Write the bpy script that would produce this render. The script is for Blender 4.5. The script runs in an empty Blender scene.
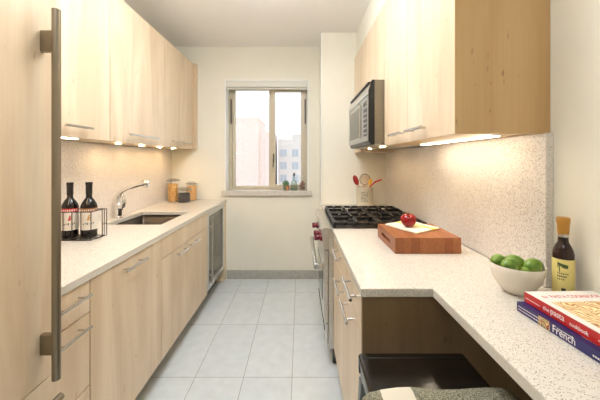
import bpy, bmesh, math, random
from mathutils import Vector, Matrix
random.seed(4)
scene = bpy.context.scene
COL = scene.collection
PI = math.pi

# ------------------------------------------------------------------ camera, world, lights, exposure
cam_d = bpy.data.cameras.new('camera'); cam = bpy.data.objects.new('camera', cam_d); COL.objects.link(cam)
cam.location = (0, 0, 1.366); cam.rotation_euler = (PI/2, 0, 0)
cam_d.sensor_width = 36; cam_d.lens = 36*303/600
cam_d.shift_x = 0; cam_d.shift_y = -40/600
cam_d.clip_start = 0.02; cam_d.clip_end = 300
scene.camera = cam
W = bpy.data.worlds.new('World'); scene.world = W; W.use_nodes = True
W.node_tree.nodes['Background'].inputs[0].default_value = (0.90, 0.95, 1.0, 1)
W.node_tree.nodes['Background'].inputs[1].default_value = 1.05
vs = scene.view_settings
vs.view_transform = 'Standard'; vs.look = 'None'; vs.gamma = 1; vs.use_curve_mapping = False
vs.exposure = 0.70
LAMP_NEAR = 12.5       # emission of the unseen ceiling lights
LAMP_BACK = 3.2
LAMP_MID = 2.7
STRIP = 16.0
PUCK = 150.0

# ------------------------------------------------------------------ materials
def srgb(r, g, b):
    f = lambda c: (c/255/12.92) if c/255 <= 0.04045 else ((c/255+0.055)/1.055)**2.4
    return (f(r), f(g), f(b), 1)
class NT:
    def __init__(s, name):
        s.m = bpy.data.materials.new(name); s.m.use_nodes = True
        s.t = s.m.node_tree; s.b = s.t.nodes['Principled BSDF']
    def n(s, kind, **kw):
        nd = s.t.nodes.new(kind)
        for k, v in kw.items():
            if k in nd.inputs.keys(): nd.inputs[k].default_value = v
            else: setattr(nd, k, v)
        return nd
    def l(s, a, b): s.t.links.new(a, b)
def plain(name, col, rough=0.5, metal=0.0, spec=0.5, **kw):
    T = NT(name); b = T.b
    b.inputs['Base Color'].default_value = col; b.inputs['Roughness'].default_value = rough
    b.inputs['Metallic'].default_value = metal; b.inputs['Specular IOR Level'].default_value = spec
    for k, v in kw.items(): b.inputs[k].default_value = v
    return T.m
def ramp(T, fac, stops):
    r = T.n('ShaderNodeValToRGB'); e = r.color_ramp.elements
    e[0].position, e[0].color = stops[0]; e[1].position, e[1].color = stops[-1]
    for p, c in stops[1:-1]:
        x = e.new(p); x.color = c
    T.l(fac, r.inputs[0]); return r.outputs[0]
def mapped(T, scale, coord='Object'):
    tc = T.n('ShaderNodeTexCoord'); mp = T.n('ShaderNodeMapping'); mp.inputs['Scale'].default_value = scale
    T.l(tc.outputs[coord], mp.inputs[0])
    return mp
def add_random_offset(T, mp):
    oi = T.n('ShaderNodeObjectInfo'); mu = T.n('ShaderNodeMath', operation='MULTIPLY'); mu.inputs[1].default_value = 37.0
    T.l(oi.outputs['Random'], mu.inputs[0])
    cb = T.n('ShaderNodeCombineXYZ'); T.l(mu.outputs[0], cb.inputs[0]); T.l(mu.outputs[0], cb.inputs[1]); T.l(mu.outputs[0], cb.inputs[2])
    T.l(cb.outputs[0], mp.inputs['Location'])
def wood(name, light, dark, fleck, scale=(6, 6, 0.8), rough=0.32, fleckamt=0.6, coat=0.0):
    T = NT(name)
    mp = mapped(T, scale); add_random_offset(T, mp)
    n1 = T.n('ShaderNodeTexNoise', Scale=1.0, Detail=4.0, Roughness=0.5, Distortion=1.2); T.l(mp.outputs[0], n1.inputs['Vector'])
    base = ramp(T, n1.outputs['Fac'], [(0.3, dark), (0.72, light)])
    mp2 = mapped(T, (scale[0]*14, scale[1]*14, scale[2]*5)); add_random_offset(T, mp2)
    n2 = T.n('ShaderNodeTexNoise', Scale=1.0, Detail=3.0); T.l(mp2.outputs[0], n2.inputs['Vector'])
    fine = ramp(T, n2.outputs['Fac'], [(0.25, (0.93, 0.92, 0.90, 1)), (0.6, (1, 1, 1, 1))])
    mx = T.n('ShaderNodeMix', data_type='RGBA', blend_type='MULTIPLY'); mx.inputs[0].default_value = 0.7
    T.l(base, mx.inputs[6]); T.l(fine, mx.inputs[7])
    mp3 = mapped(T, (scale[0]*9, scale[1]*9, scale[2]*24)); add_random_offset(T, mp3)
    n3 = T.n('ShaderNodeTexNoise', Scale=1.0, Detail=1.0); T.l(mp3.outputs[0], n3.inputs['Vector'])
    fl = ramp(T, n3.outputs['Fac'], [(0.72, (0, 0, 0, 1)), (0.79, (1, 1, 1, 1))])
    mu = T.n('ShaderNodeMath', operation='MULTIPLY'); mu.inputs[1].default_value = fleckamt; T.l(fl, mu.inputs[0])
    m2 = T.n('ShaderNodeMix', data_type='RGBA'); T.l(mu.outputs[0], m2.inputs[0]); T.l(mx.outputs[2], m2.inputs[6]); m2.inputs[7].default_value = fleck
    T.l(m2.outputs[2], T.b.inputs['Base Color']); T.b.inputs['Roughness'].default_value = rough
    T.b.inputs['Specular IOR Level'].default_value = 0.5
    T.b.inputs['Coat Weight'].default_value = coat; T.b.inputs['Coat Roughness'].default_value = 0.25
    return T.m
def quartz(name, base, spec1, spec2, rough=0.22, amt=1.0, scale=170):
    T = NT(name)
    mp = mapped(T, (1, 1, 1))
    n0 = T.n('ShaderNodeTexNoise', Scale=scale*0.5, Detail=2.0); T.l(mp.outputs[0], n0.inputs['Vector'])
    c0 = ramp(T, n0.outputs['Fac'], [(0.35, tuple(x*0.93 for x in base[:3])+(1,)), (0.62, base)])
    def layer(prev, sc, thr, keep, colr):
        v = T.n('ShaderNodeTexVoronoi', Scale=sc); T.l(mp.outputs[0], v.inputs['Vector'])
        lt = T.n('ShaderNodeMath', operation='LESS_THAN'); lt.inputs[1].default_value = thr; T.l(v.outputs['Distance'], lt.inputs[0])
        sep = T.n('ShaderNodeSeparateColor'); T.l(v.outputs['Color'], sep.inputs[0])
        k = T.n('ShaderNodeMath', operation='LESS_THAN'); k.inputs[1].default_value = keep; T.l(sep.outputs[0], k.inputs[0])
        mu = T.n('ShaderNodeMath', operation='MULTIPLY'); T.l(lt.outputs[0], mu.inputs[0]); T.l(k.outputs[0], mu.inputs[1])
        m3 = T.n('ShaderNodeMath', operation='MULTIPLY'); T.l(mu.outputs[0], m3.inputs[0]); m3.inputs[1].default_value = amt
        mx = T.n('ShaderNodeMix', data_type='RGBA'); T.l(m3.outputs[0], mx.inputs[0]); T.l(prev, mx.inputs[6]); mx.inputs[7].default_value = colr
        return mx.outputs[2]
    c = layer(c0, scale, 0.36, 0.34, spec1)
    c = layer(c, scale*1.1, 0.33, 0.16, spec2)
    T.l(c, T.b.inputs['Base Color']); T.b.inputs['Roughness'].default_value = rough
    return T.m
def noisy(name, a, b, scale=30, rough=0.6, lo=0.35, hi=0.65, vec=(1, 1, 1), detail=3, bump=0.0, metal=0.0):
    T = NT(name); mp = mapped(T, vec)
    n = T.n('ShaderNodeTexNoise', Scale=float(scale), Detail=float(detail)); T.l(mp.outputs[0], n.inputs['Vector'])
    T.l(ramp(T, n.outputs['Fac'], [(lo, a), (hi, b)]), T.b.inputs['Base Color'])
    T.b.inputs['Roughness'].default_value = rough; T.b.inputs['Metallic'].default_value = metal
    if bump:
        bp = T.n('ShaderNodeBump', Strength=bump, Distance=0.002); T.l(n.outputs['Fac'], bp.inputs['Height']); T.l(bp.outputs[0], T.b.inputs['Normal'])
    return T.m
def emitter(name, col, strength):
    T = NT(name); T.b.inputs['Base Color'].default_value = (0.9, 0.9, 0.9, 1)
    T.b.inputs['Emission Color'].default_value = col; T.b.inputs['Emission Strength'].default_value = strength
    return T.m
def glass_thin(name, tint=(1, 1, 1, 1), refl=0.08, rough=0.02):
    T = NT(name); out = T.t.nodes['Material Output']
    tr = T.n('ShaderNodeBsdfTransparent'); tr.inputs[0].default_value = tint
    gl = T.n('ShaderNodeBsdfGlossy'); gl.inputs['Roughness'].default_value = rough
    fr = T.n('ShaderNodeLayerWeight'); pw = T.n('ShaderNodeMath', operation='POWER'); pw.inputs[1].default_value = 4.0; T.l(fr.outputs['Facing'], pw.inputs[0])
    mu = T.n('ShaderNodeMath', operation='MULTIPLY_ADD'); mu.inputs[1].default_value = 0.6; mu.inputs[2].default_value = refl; T.l(pw.outputs[0], mu.inputs[0])
    mx = T.n('ShaderNodeMixShader'); T.l(mu.outputs[0], mx.inputs[0]); T.l(tr.outputs[0], mx.inputs[1]); T.l(gl.outputs[0], mx.inputs[2])
    T.l(mx.outputs[0], out.inputs[0]); return T.m

M = {}
M['wall'] = noisy('wall_paint', srgb(232, 228, 212), srgb(235, 231, 216), 3, 0.85)
M['ceiling'] = noisy('ceiling_paint', srgb(249, 247, 245), srgb(251, 249, 247), 2, 0.9)
M['maple'] = wood('maple_veneer', srgb(233, 213, 184), srgb(211, 186, 153), srgb(190, 150, 104))
M['maple_end_shaded'] = wood('shaded_end_panel_maple', srgb(208, 172, 122), srgb(193, 154, 102), srgb(146, 108, 66), fleckamt=0.8)  # maple toned down for end faces turned away from the light
M['shaded_maple'] = wood('shadow_maple', srgb(138, 112, 80), srgb(118, 94, 64), srgb(92, 68, 42), rough=0.45)  # dark copy of the maple, shade put into its colour
M['quartz'] = quartz('speckled_quartz', srgb(217, 210, 197), srgb(156, 142, 122), srgb(84, 78, 70), amt=0.9, scale=250)
M['splash'] = quartz('speckled_backsplash', srgb(230, 223, 214), srgb(186, 172, 158), srgb(104, 96, 90), rough=0.3, amt=0.8, scale=190)
M['sill'] = noisy('sill_stone', srgb(200, 194, 184), srgb(216, 209, 199), 60, 0.4)
M['base'] = noisy('baseboard_tile', srgb(166, 165, 156), srgb(180, 178, 169), 25, 0.5)
M['white'] = plain('white_paint', srgb(240, 240, 234), 0.4)
M['shade'] = plain('shade_fabric', srgb(226, 224, 214), 0.7)
M['alu'] = plain('beige_frame_metal', srgb(204, 192, 168), 0.4, 0.0)
M['dkalu'] = plain('dark_bronze', srgb(74, 64, 50), 0.4, 0.3)
M['steel'] = noisy('brushed_steel', srgb(206, 204, 198), srgb(220, 218, 214), 8, 0.30, vec=(1, 1, 40), metal=1.0)
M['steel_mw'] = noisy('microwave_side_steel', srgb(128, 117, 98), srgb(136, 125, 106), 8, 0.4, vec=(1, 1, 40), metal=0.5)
M['nickel'] = plain('brushed_nickel', srgb(206, 204, 200), 0.22, 1.0)
M['bronze'] = plain('brushed_bronze_nickel', srgb(150, 140, 124), 0.3, 1.0)
M['chrome'] = plain('chrome', srgb(240, 240, 240), 0.07, 1.0)
M['sink'] = plain('sink_steel', srgb(92, 86, 80), 0.42, 1.0)
M['black'] = plain('black_plastic', srgb(18, 18, 18), 0.35)
M['iron'] = plain('cast_iron', srgb(14, 13, 13), 0.38)
M['blackglass'] = plain('black_glass', srgb(52, 54, 50), 0.08)
M['mwglass'] = plain('microwave_window_glass', srgb(44, 44, 40), 0.12)
M['steel_dark'] = noisy('microwave_front_steel', srgb(176, 174, 168), srgb(188, 186, 180), 8, 0.3, vec=(1, 1, 40), metal=1.0)
M['cooler'] = plain('cooler_interior', srgb(52, 50, 44), 0.6)
M['coolglass'] = glass_thin('smoked_glass', (0.62, 0.62, 0.56, 1), 0.16)
M['pane'] = glass_thin('clear_glass')
M['jar'] = glass_thin('jar_glass', (0.985, 0.99, 0.985, 1), 0.06)
M['lidglass'] = glass_thin('lid_glass', (0.85, 0.85, 0.82, 1), 0.30, 0.1)
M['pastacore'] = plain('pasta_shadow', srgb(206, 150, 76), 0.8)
M['red'] = plain('knob_red', srgb(100, 12, 26), 0.25)
M['strip'] = emitter('lamp_lens_warm', srgb(255, 236, 208), STRIP)
M['puck'] = emitter('puck_lens_warm', srgb(255, 214, 160), PUCK)
M['lampA'] = emitter('unseen_diffuser_front', srgb(244, 249, 255), LAMP_NEAR)
M['lampB'] = emitter('unseen_diffuser_rear', srgb(244, 249, 255), LAMP_BACK)
M['lampC'] = emitter('unseen_diffuser_mid', srgb(244, 249, 255), LAMP_MID)
M['toe'] = plain('toe_kick', srgb(60, 48, 36), 0.6)
M['gap'] = plain('gap_dark', srgb(50, 38, 26), 0.8)
M['plastic'] = plain('white_plastic', srgb(238, 234, 226), 0.4)

def floor_mat():
    T = NT('floor_tile')
    tc = T.n('ShaderNodeNewGeometry')
    mp = T.n('ShaderNodeMapping'); mp.inputs['Location'].default_value = (0.05+0.3048*20, -1.905+0.611*20, 0)
    T.l(tc.outputs['Position'], mp.inputs[0])
    br = T.n('ShaderNodeTexBrick', offset=0.0, squash=1.0)
    br.inputs['Scale'].default_value = 1.0; br.inputs['Mortar Size'].default_value = 0.002; br.inputs['Mortar Smooth'].default_value = 0.2
    br.inputs['Bias'].default_value = 0.0
    br.inputs['Brick Width'].default_value = 0.3048; br.inputs['Row Height'].default_value = 0.611
    br.inputs['Color1'].default_value = srgb(212, 218, 219); br.inputs['Color2'].default_value = srgb(218, 223, 223); br.inputs['Mortar'].default_value = srgb(150, 148, 140)
    T.l(mp.outputs[0], br.inputs['Vector'])
    n = T.n('ShaderNodeTexNoise', Scale=14.0, Detail=6.0); T.l(tc.outputs['Position'], n.inputs['Vector'])
    rr = ramp(T, n.outputs['Fac'], [(0.3, (0.9, 0.9, 0.9, 1)), (0.7, (1, 1, 1, 1))])
    mx = T.n('ShaderNodeMix', data_type='RGBA', blend_type='MULTIPLY'); mx.inputs[0].default_value = 1
    T.l(br.outputs['Color'], mx.inputs[6]); T.l(rr, mx.inputs[7]); T.l(mx.outputs[2], T.b.inputs['Base Color'])
    T.b.inputs['Roughness'].default_value = 0.42
    return T.m
M['floor'] = floor_mat()

# ------------------------------------------------------------------ geometry helpers
def bm_new(): return bmesh.new()
def box(bm, x0, x1, y0, y1, z0, z1, bev=0.0, seg=2):
    t = bmesh.new(); bmesh.ops.create_cube(t, size=1)
    for v in t.verts: v.co = Vector(((x0+x1)/2+v.co.x*(x1-x0), (y0+y1)/2+v.co.y*(y1-y0), (z0+z1)/2+v.co.z*(z1-z0)))
    if bev: bmesh.ops.bevel(t, geom=t.edges[:], offset=bev, segments=seg, affect='EDGES', profile=0.5)
    merge(bm, t); return bm
def merge(bm, t, mat=None):
    me = bpy.data.meshes.new('tmp')
    if mat is not None: t.transform(mat)
    t.to_mesh(me); t.free(); bm.from_mesh(me); bpy.data.meshes.remove(me)
def lathe(bm, prof, cx=0, cy=0, cz=0, seg=32, axis='Z', cap=True):
    """prof: (radius, height) pairs"""
    t = bmesh.new(); rings = []
    for r, h in prof:
        if r < 1e-6: rings.append([t.verts.new((0, 0, h))])
        else: rings.append([t.verts.new((r*math.cos(2*PI*k/seg), r*math.sin(2*PI*k/seg), h)) for k in range(seg)])
    for a, b in zip(rings, rings[1:]):
        if len(a) == 1 and len(b) == 1: continue
        for k in range(seg):
            k2 = (k+1) % seg
            if len(a) == 1: t.faces.new((a[0], b[k2], b[k]))
            elif len(b) == 1: t.faces.new((a[k], a[k2], b[0]))
            else: t.faces.new((a[k], a[k2], b[k2], b[k]))
    if cap:
        if len(rings[0]) > 1: t.faces.new(rings[0][::-1])
        if len(rings[-1]) > 1: t.faces.new(rings[-1])
    rot = Matrix.Identity(4)
    if axis == 'X': rot = Matrix.Rotation(PI/2, 4, 'Y')
    if axis == 'Y': rot = Matrix.Rotation(-PI/2, 4, 'X')
    bmesh.ops.recalc_face_normals(t, faces=t.faces[:])
    merge(bm, t, Matrix.Translation((cx, cy, cz)) @ rot); return bm
def tube(bm, pts, r, seg=10, closed=False):
    pts = [Vector(p) for p in pts]; n = len(pts); rr = r if isinstance(r, (list, tuple)) else [r]*n
    t = bmesh.new(); rings = []; prev = None
    for i, p in enumerate(pts):
        if closed: d = pts[(i+1) % n]-pts[i-1]
        elif i == 0: d = pts[1]-p
        elif i == n-1: d = p-pts[i-1]
        else: d = (pts[i+1]-p).normalized()+(p-pts[i-1]).normalized()
        d.normalize()
        if prev is None:
            u = d.cross(Vector((0, 0, 1)))
            if u.length < 0.1: u = d.cross(Vector((1, 0, 0)))
        else: u = prev-d*prev.dot(d)
        u.normalize(); prev = u; v = d.cross(u)
        rings.append([t.verts.new(p+(u*math.cos(2*PI*k/seg)+v*math.sin(2*PI*k/seg))*rr[i]) for k in range(seg)])
    m = n if closed else n-1
    for i in range(m):
        a, b = rings[i], rings[(i+1) % n]
        for k in range(seg): t.faces.new((a[k], a[(k+1) % seg], b[(k+1) % seg], b[k]))
    if not closed: t.faces.new(rings[0][::-1]); t.faces.new(rings[-1])
    bmesh.ops.recalc_face_normals(t, faces=t.faces[:])
    merge(bm, t); return bm
def prism(bm, poly, axis, a, b, bev=0.0):
    """poly = 2D points in the plane perpendicular to axis; (X,Y) for Z, (X,Z) for Y, (Y,Z) for X"""
    def co(p, h): return {'Z': (p[0], p[1], h), 'Y': (p[0], h, p[1]), 'X': (h, p[0], p[1])}[axis]
    t = bmesh.new(); A = [t.verts.new(co(p, a)) for p in poly]; B = [t.verts.new(co(p, b)) for p in poly]; n = len(poly)
    t.faces.new(A); t.faces.new(B[::-1])
    for i in range(n): t.faces.new((A[i], B[i], B[(i+1) % n], A[(i+1) % n]))
    bmesh.ops.recalc_face_normals(t, faces=t.faces[:])
    if bev: bmesh.ops.bevel(t, geom=t.edges[:], offset=bev, segments=2, affect='EDGES', profile=0.5)
    merge(bm, t); return bm
def ellip(bm, c, r, sub=3, rot=None, fn=None):
    t = bmesh.new(); bmesh.ops.create_icosphere(t, subdivisions=sub, radius=1)
    for v in t.verts:
        if fn: v.co = fn(v.co)
        v.co = Vector((v.co.x*r[0], v.co.y*r[1], v.co.z*r[2]))
    mt = Matrix.Translation(c)
    if rot is not None: mt = mt @ rot
    merge(bm, t, mt); return bm
def origin_of(o):
    while o.parent: o = o.parent
    return o.location
def obj(name, bm, mat, parent=None, smooth=None, label=None):
    me = bpy.data.meshes.new(name)
    if parent is not None: off = origin_of(parent).copy()
    else:
        xs = [v.co for v in bm.verts]
        lo = [min(v[i] for v in xs) for i in range(3)]; hi = [max(v[i] for v in xs) for i in range(3)]
        off = Vector(((lo[0]+hi[0])/2, (lo[1]+hi[1])/2, lo[2]))
    bmesh.ops.translate(bm, verts=bm.verts, vec=-off)
    bm.to_mesh(me); bm.free()
    me.materials.append(M[mat] if isinstance(mat, str) else mat)
    if smooth:
        for p in me.polygons: p.use_smooth = True
        me.set_sharp_from_angle(angle=math.radians(smooth))
    o = bpy.data.objects.new(name, me); COL.objects.link(o)
    if parent is not None: o.parent = parent
    else: o.location = off
    if label: o['label'] = label
    return o
def thing(name, label, cat, loc, group=None):
    o = bpy.data.objects.new(name, None); COL.objects.link(o); o.location = loc; o.empty_display_size = 0.05
    return tag(o, label, cat, group)
def tag(o, label, cat, group=None):
    o['label'] = label; o['category'] = cat
    if group: o['group'] = group
    return o
def struct(name, bm, mat, smooth=None):
    o = obj(name, bm, mat, None, smooth); o['kind'] = 'structure'; return o
def B(*a, **k): return box(bm_new(), *a, **k)
def text_part(name, s, size, origin, right, up, mat, parent, depth=0.0003, sx=1.0, align='LEFT', bold=0.0):
    cu = bpy.data.curves.new('t', 'FONT'); cu.body = s; cu.size = size; cu.extrude = depth; cu.align_x = align; cu.offset = bold
    cu.resolution_u = 3
    to = bpy.data.objects.new('t', cu); me = bpy.data.meshes.new_from_object(to)
    bpy.data.objects.remove(to); bpy.data.curves.remove(cu)
    R_ = Vector(right).normalized(); U = Vector(up).normalized(); N = R_.cross(U)
    bm = bm_new(); bm.from_mesh(me); bpy.data.meshes.remove(me)
    for v in bm.verts: v.co = Vector(origin)+R_*v.co.x*sx+U*v.co.y+N*v.co.z
    return obj(name, bm, mat, parent)

# ------------------------------------------------------------------ room shell
XL, XR, YB, YF, ZC = -1.495, 0.90, 3.487, -1.6, 2.67
struct('floor', B(XL-0.1, XR+0.1, YF-0.1, YB+0.3, -0.1, 0), 'floor')
struct('ceiling', B(XL-0.1, XR+0.1, YF-0.1, YB+0.3, ZC, ZC+0.1), 'ceiling')
struct('wall_left', B(XL-0.1, XL, YF-0.1, YB+0.3, 0, ZC), 'wall')
struct('wall_right', B(XR, XR+0.1, YF-0.1, YB+0.3, 0, ZC), 'wall')
struct('wall_front', B(XL, XR, YF-0.1, YF, 0, ZC), 'wall')
hx0, hx1, hz0, hz1 = -0.85, 0.085, 0.96, 2.275
bm = bm_new()
box(bm, XL, hx0-0.008, YB, YB+0.3, 0, ZC); box(bm, hx1+0.008, XR, YB, YB+0.3, 0, ZC)
box(bm, hx0-0.008, hx1+0.008, YB, YB+0.3, 0, hz0); box(bm, hx0-0.008, hx1+0.008, YB, YB+0.3, hz1+0.008, ZC)
struct('wall_back', bm, 'wall')
struct('wall_chase', B(0.225, XR, 3.10, YB, 0, ZC), 'wall')
struct('wall_soffit', B(0.575, XR, 1.10, 3.10, 2.408, ZC), 'wall')
struct('white_corner_strip', B(0.2125, 0.2248, 3.088, 3.112, 0.915, ZC-0.001, bev=0.002), 'white')  # white strip added to give the chase corner its bright edge
struct('baseboard_back', B(-0.84, 0.225, YB-0.012, YB, 0, 0.10, bev=0.002), 'base')
struct('baseboard_chase', B(0.213, 0.225, 3.10, YB-0.012, 0, 0.10, bev=0.002), 'base')
struct('trim_backsplash_left', B(XL, -1.475, 1.0, YB, 0.9145, 1.486), 'splash')
struct('trim_backsplash_right', B(0.872, XR, 1.075, 3.10, 0.9145, 1.4625, bev=0.002), 'splash')

# window
ty = YB-0.012
bm = bm_new()
box(bm, hx0-0.016, hx0, ty, YB+0.14, 1.014, hz1+0.016, bev=0.002); box(bm, hx1, hx1+0.014, ty, YB+0.14, 1.014, hz1+0.016, bev=0.002)
box(bm, hx0, hx1, ty, YB+0.14, hz1, hz1+0.016, bev=0.002)
struct('trim_1', bm, 'white')
wy0, wy1 = YB+0.14, YB+0.20
def ring(bm, x0, x1, z0, z1, l, r, b, t, y0, y1, bev=0.003):
    box(bm, x0, x0+l, y0, y1, z0, z1, bev=bev); box(bm, x1-r, x1, y0, y1, z0, z1, bev=bev)
    box(bm, x0+l, x1-r, y0, y1, z0, z0+b, bev=bev); box(bm, x0+l, x1-r, y0, y1, z1-t, z1, bev=bev)
bm = bm_new()
ring(bm, hx0, hx1, 1.0, hz1, 0.035, 0.035, 0.02, 0.035, wy0, wy1)
win = struct('window_1', bm, 'alu')
bm = bm_new()
ring(bm, -0.812, -0.337, 1.02, 2.24, 0.036, 0.036, 0.034, 0.036, wy0+0.012, wy1-0.006)
obj('sash', bm, 'alu', win)
bm = bm_new(); ring(bm, -0.337, 0.048, 1.02, 2.24, 0.040, 0.038, 0.052, 0.058, wy0-0.012, wy1-0.016)
obj('sash', bm, 'alu', win)
obj('pane', B(-0.776, -0.373, wy0+0.03, wy0+0.034, 1.054, 2.204), 'pane', win)
obj('pane', B(-0.297, 0.010, wy0+0.02, wy0+0.024, 1.072, 2.182), 'pane', win)
for hxp in (-0.822, 0.062):
    bm = B(hxp-0.007, hxp+0.007, wy0-0.022, wy0, 1.80, 2.09, bev=0.003); obj('hinge', bm, 'dkalu', win)
bm = B(-0.322, -0.308, wy0-0.024, wy0-0.012, 1.34, 1.44, bev=0.003)
tube(bm, [(-0.315, wy0-0.03, 1.40), (-0.315, wy0-0.05, 1.39), (-0.318, wy0-0.052, 1.28)], 0.006)
obj('latch_handle', bm, 'dkalu', win)
st = struct('window_sill', B(-0.896, 0.137, 3.455, YB+0.14, 0.958, 1.014, bev=0.004), 'sill')
st.name = 'trim_2'
# roller blind cassette in the top of the recess
bl = thing('roller_blind', 'off-white roller blind cassette rolled up in the head of the window', 'blind', (-0.38, 3.53, 2.19))
obj('cassette', B(hx0+0.002, hx1-0.002, YB-0.008, YB+0.085, 2.205, hz1-0.001, bev=0.006), 'shade', bl)
bm = lathe(bm_new(), [(0.012, 0), (0.012, 0.92)], -0.842, YB+0.03, 2.195, axis='X', seg=12); obj('hem_bar', bm, 'shade', bl, 40)

# ------------------------------------------------------------------ outside
M['brick_out'] = noisy('pale_brick_outside', srgb(226, 208, 200), srgb(234, 216, 208), 2.5, 0.9)
M['grey_out'] = noisy('pale_grey_brick', srgb(216, 210, 206), srgb(224, 218, 214), 2.0, 0.9)
M['winout'] = plain('far_window_glass', srgb(176, 186, 198), 0.3)
M['roofout'] = plain('roof_membrane', srgb(150, 146, 142), 0.9)
struct('floor_street', B(-70, 70, 8, 120, -18.2, -18), M['grey_out'])
b1 = thing('apartment_building', 'pale pink brick building outside the left window pane, with a stepped roofline', 'building', (-9, 44, -18))
bm = B(-18, -5.5, 40, 48, -18, 6.75); box(bm, -5.5, -3.6, 40.4, 48, -18, 5.15); obj('wall', bm, 'brick_out', b1)
bm = B(-18.1, -5.4, 39.9, 48.1, 6.75, 7.0); obj('parapet', bm, 'grey_out', b1)
b2 = thing('apartment_building', 'pale grey building with rows of windows outside the right window pane', 'building', (2, 52, -18))
bm = B(-3.2, 9, 44, 56, -18, 4.4); obj('wall', bm, 'grey_out', b2)
obj('roof_housing', B(-1.2, 3, 46, 50, 4.4, 5.3), 'grey_out', b2)
for zz in (2.4, 0.55, -1.3, -3.2):
    for xx in (-2.4, -0.7, 1.0, 2.7):
        wd = obj('window', B(xx-0.45, xx+0.45, 43.9, 44.05, zz-0.5, zz+0.5), 'winout', b2)
        obj('mullion', B(xx-0.03, xx+0.03, 43.85, 43.9, zz-0.5, zz+0.5), 'grey_out', wd)

# ------------------------------------------------------------------ unseen ceiling lights, added to light the room
def unseen_lamp(cy, mat, label):
    t = thing('unseen_ceiling_light', label, 'ceiling light', (-0.3, cy, ZC-0.15), 'unseen ceiling lights')
    x0, x1, y0, y1 = -0.60, 0.0, cy-0.30, cy+0.30
    obj('mounting_plate', B(x0+0.06, x1-0.06, y0+0.06, y1-0.06, ZC-0.03, ZC-0.0005), 'white', t)
    obj('diffuser', B(x0, x1, y0, y1, ZC-0.15, ZC-0.03, bev=0.02), mat, t)
unseen_lamp(1.66, 'lampA', 'unseen square ceiling light over the middle of the kitchen')
unseen_lamp(0.75, 'lampC', 'unseen square fill light added just in front of the camera, over the near counter')
unseen_lamp(-0.55, 'lampB', 'unseen square ceiling light added behind the camera')

# ------------------------------------------------------------------ handles
def bar_handle(parent, x, y0, y1, z, face_x, r=0.006, mat='nickel', side=1):
    """horizontal bar along Y in front of a face at face_x"""
    bm = tube(bm_new(), [(x, y0, z), (x, y1, z)], r, 12)
    e = (y1-y0)*0.16
    for yy in (y0+e, y1-e):
        tube(bm, [(x, yy, z), (face_x, yy, z)], r*0.75, 8)
    return obj('handle', bm, mat, parent, 40)

# ------------------------------------------------------------------ left run of base units
FX = -0.851          # door faces
CX = -0.871          # carcass front
def base_body(bmx, y0, y1, z0=0.13, z1=0.883, x0=-1.472, x1=CX):
    th = 0.018
    box(bmx, x0, x1, y0, y0+th, z0, z1); box(bmx, x0, x1, y1-th, y1, z0, z1)
    box(bmx, x0, x1, y0+th, y1-th, z0, z0+th); box(bmx, x0, x0+th, y0+th, y1-th, z0+th, z1)
    box(bmx, x1-th, x1, y0+th, y1-th, z1-0.05, z1)
def front_l(y0, y1, z0, z1): return B(CX+0.001, FX, y0+0.002, y1-0.002, z0, z1, bev=0.0012, seg=1)

# refrigerator with a wood panel front
fr = thing('refrigerator', 'tall maple-panelled built-in refrigerator at the left edge with a long bar handle', 'refrigerator', (-1.12, 0.55, 0))
obj('cabinet_body', B(-1.472, -0.825, 0.10, 0.995, 0.10, 2.60), 'maple', fr)
d = obj('door', B(-0.823, -0.80, 0.10, 0.998, 0.676, 2.45, bev=0.0015, seg=1), 'maple', fr)
bm = bm_new()
poly = [(-0.752+0.012*math.cos(a), 0.935+0.012*math.sin(a)) for a in [2*PI*k/20 for k in range(20)]]
prism(bm, poly, 'Z', 0.690, 1.830)
obj('handle', bm, 'bronze', d, 40)
for z0, z1 in ((1.70, 1.765), (0.765, 0.828)):
    obj('handle_mount', B(-0.7995, -0.755, 0.930, 0.948, z0, z1, bev=0.002), 'bronze', d)
d = obj('freezer_drawer', B(-0.823, -0.80, 0.10, 0.998, 0.12, 0.673, bev=0.0015, seg=1), 'maple', fr)
bm = tube(bm_new(), [(-0.745, 0.945, 0.630), (-0.745, 0.18, 0.630)], 0.011, 14)
for yy in (0.86, 0.24): tube(bm, [(-0.745, yy, 0.630), (-0.799, yy, 0.630)], 0.010, 10)
obj('handle', bm, 'bronze', d, 40)
obj('toe_kick', B(-1.40, -0.87, 0.12, 0.98, 0, 0.10), 'toe', fr)

c = thing('drawer_cabinet', 'narrow maple drawer unit between the refrigerator and the dishwasher panel', 'cabinet', (-1.16, 1.10, 0))
bm = bm_new(); base_body(bm, 1.0, 1.228); obj('body', bm, 'maple', c)
dr = obj('drawer', front_l(1.0, 1.228, 0.754, 0.880), 'maple', c); bar_handle(dr, -0.818, 1.03, 1.188, 0.837, FX, 0.0055)
dr = obj('drawer', front_l(1.0, 1.228, 0.458, 0.750), 'maple', c); bar_handle(dr, -0.818, 1.03, 1.188, 0.713, FX, 0.0055)
dr = obj('drawer', front_l(1.0, 1.228, 0.130, 0.454), 'maple', c); bar_handle(dr, -0.818, 1.03, 1.188, 0.42, FX, 0.0055)
obj('toe_kick', B(-0.955, -0.94, 1.0, 1.228, 0, 0.126), 'toe', c)

c = thing('dishwasher', 'integrated dishwasher behind a wide plain maple panel with one bar handle', 'dishwasher', (-1.16, 1.515, 0))
obj('body', B(-1.45, CX, 1.232, 1.855, 0.13, 0.883), 'maple', c)
dr = obj('door', front_l(1.230, 1.857, 0.130, 0.880), 'maple', c); bar_handle(dr, -0.818, 1.43, 1.63, 0.839, FX)
obj('toe_kick', B(-0.955, -0.94, 1.232, 1.855, 0, 0.126), 'toe', c)

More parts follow.
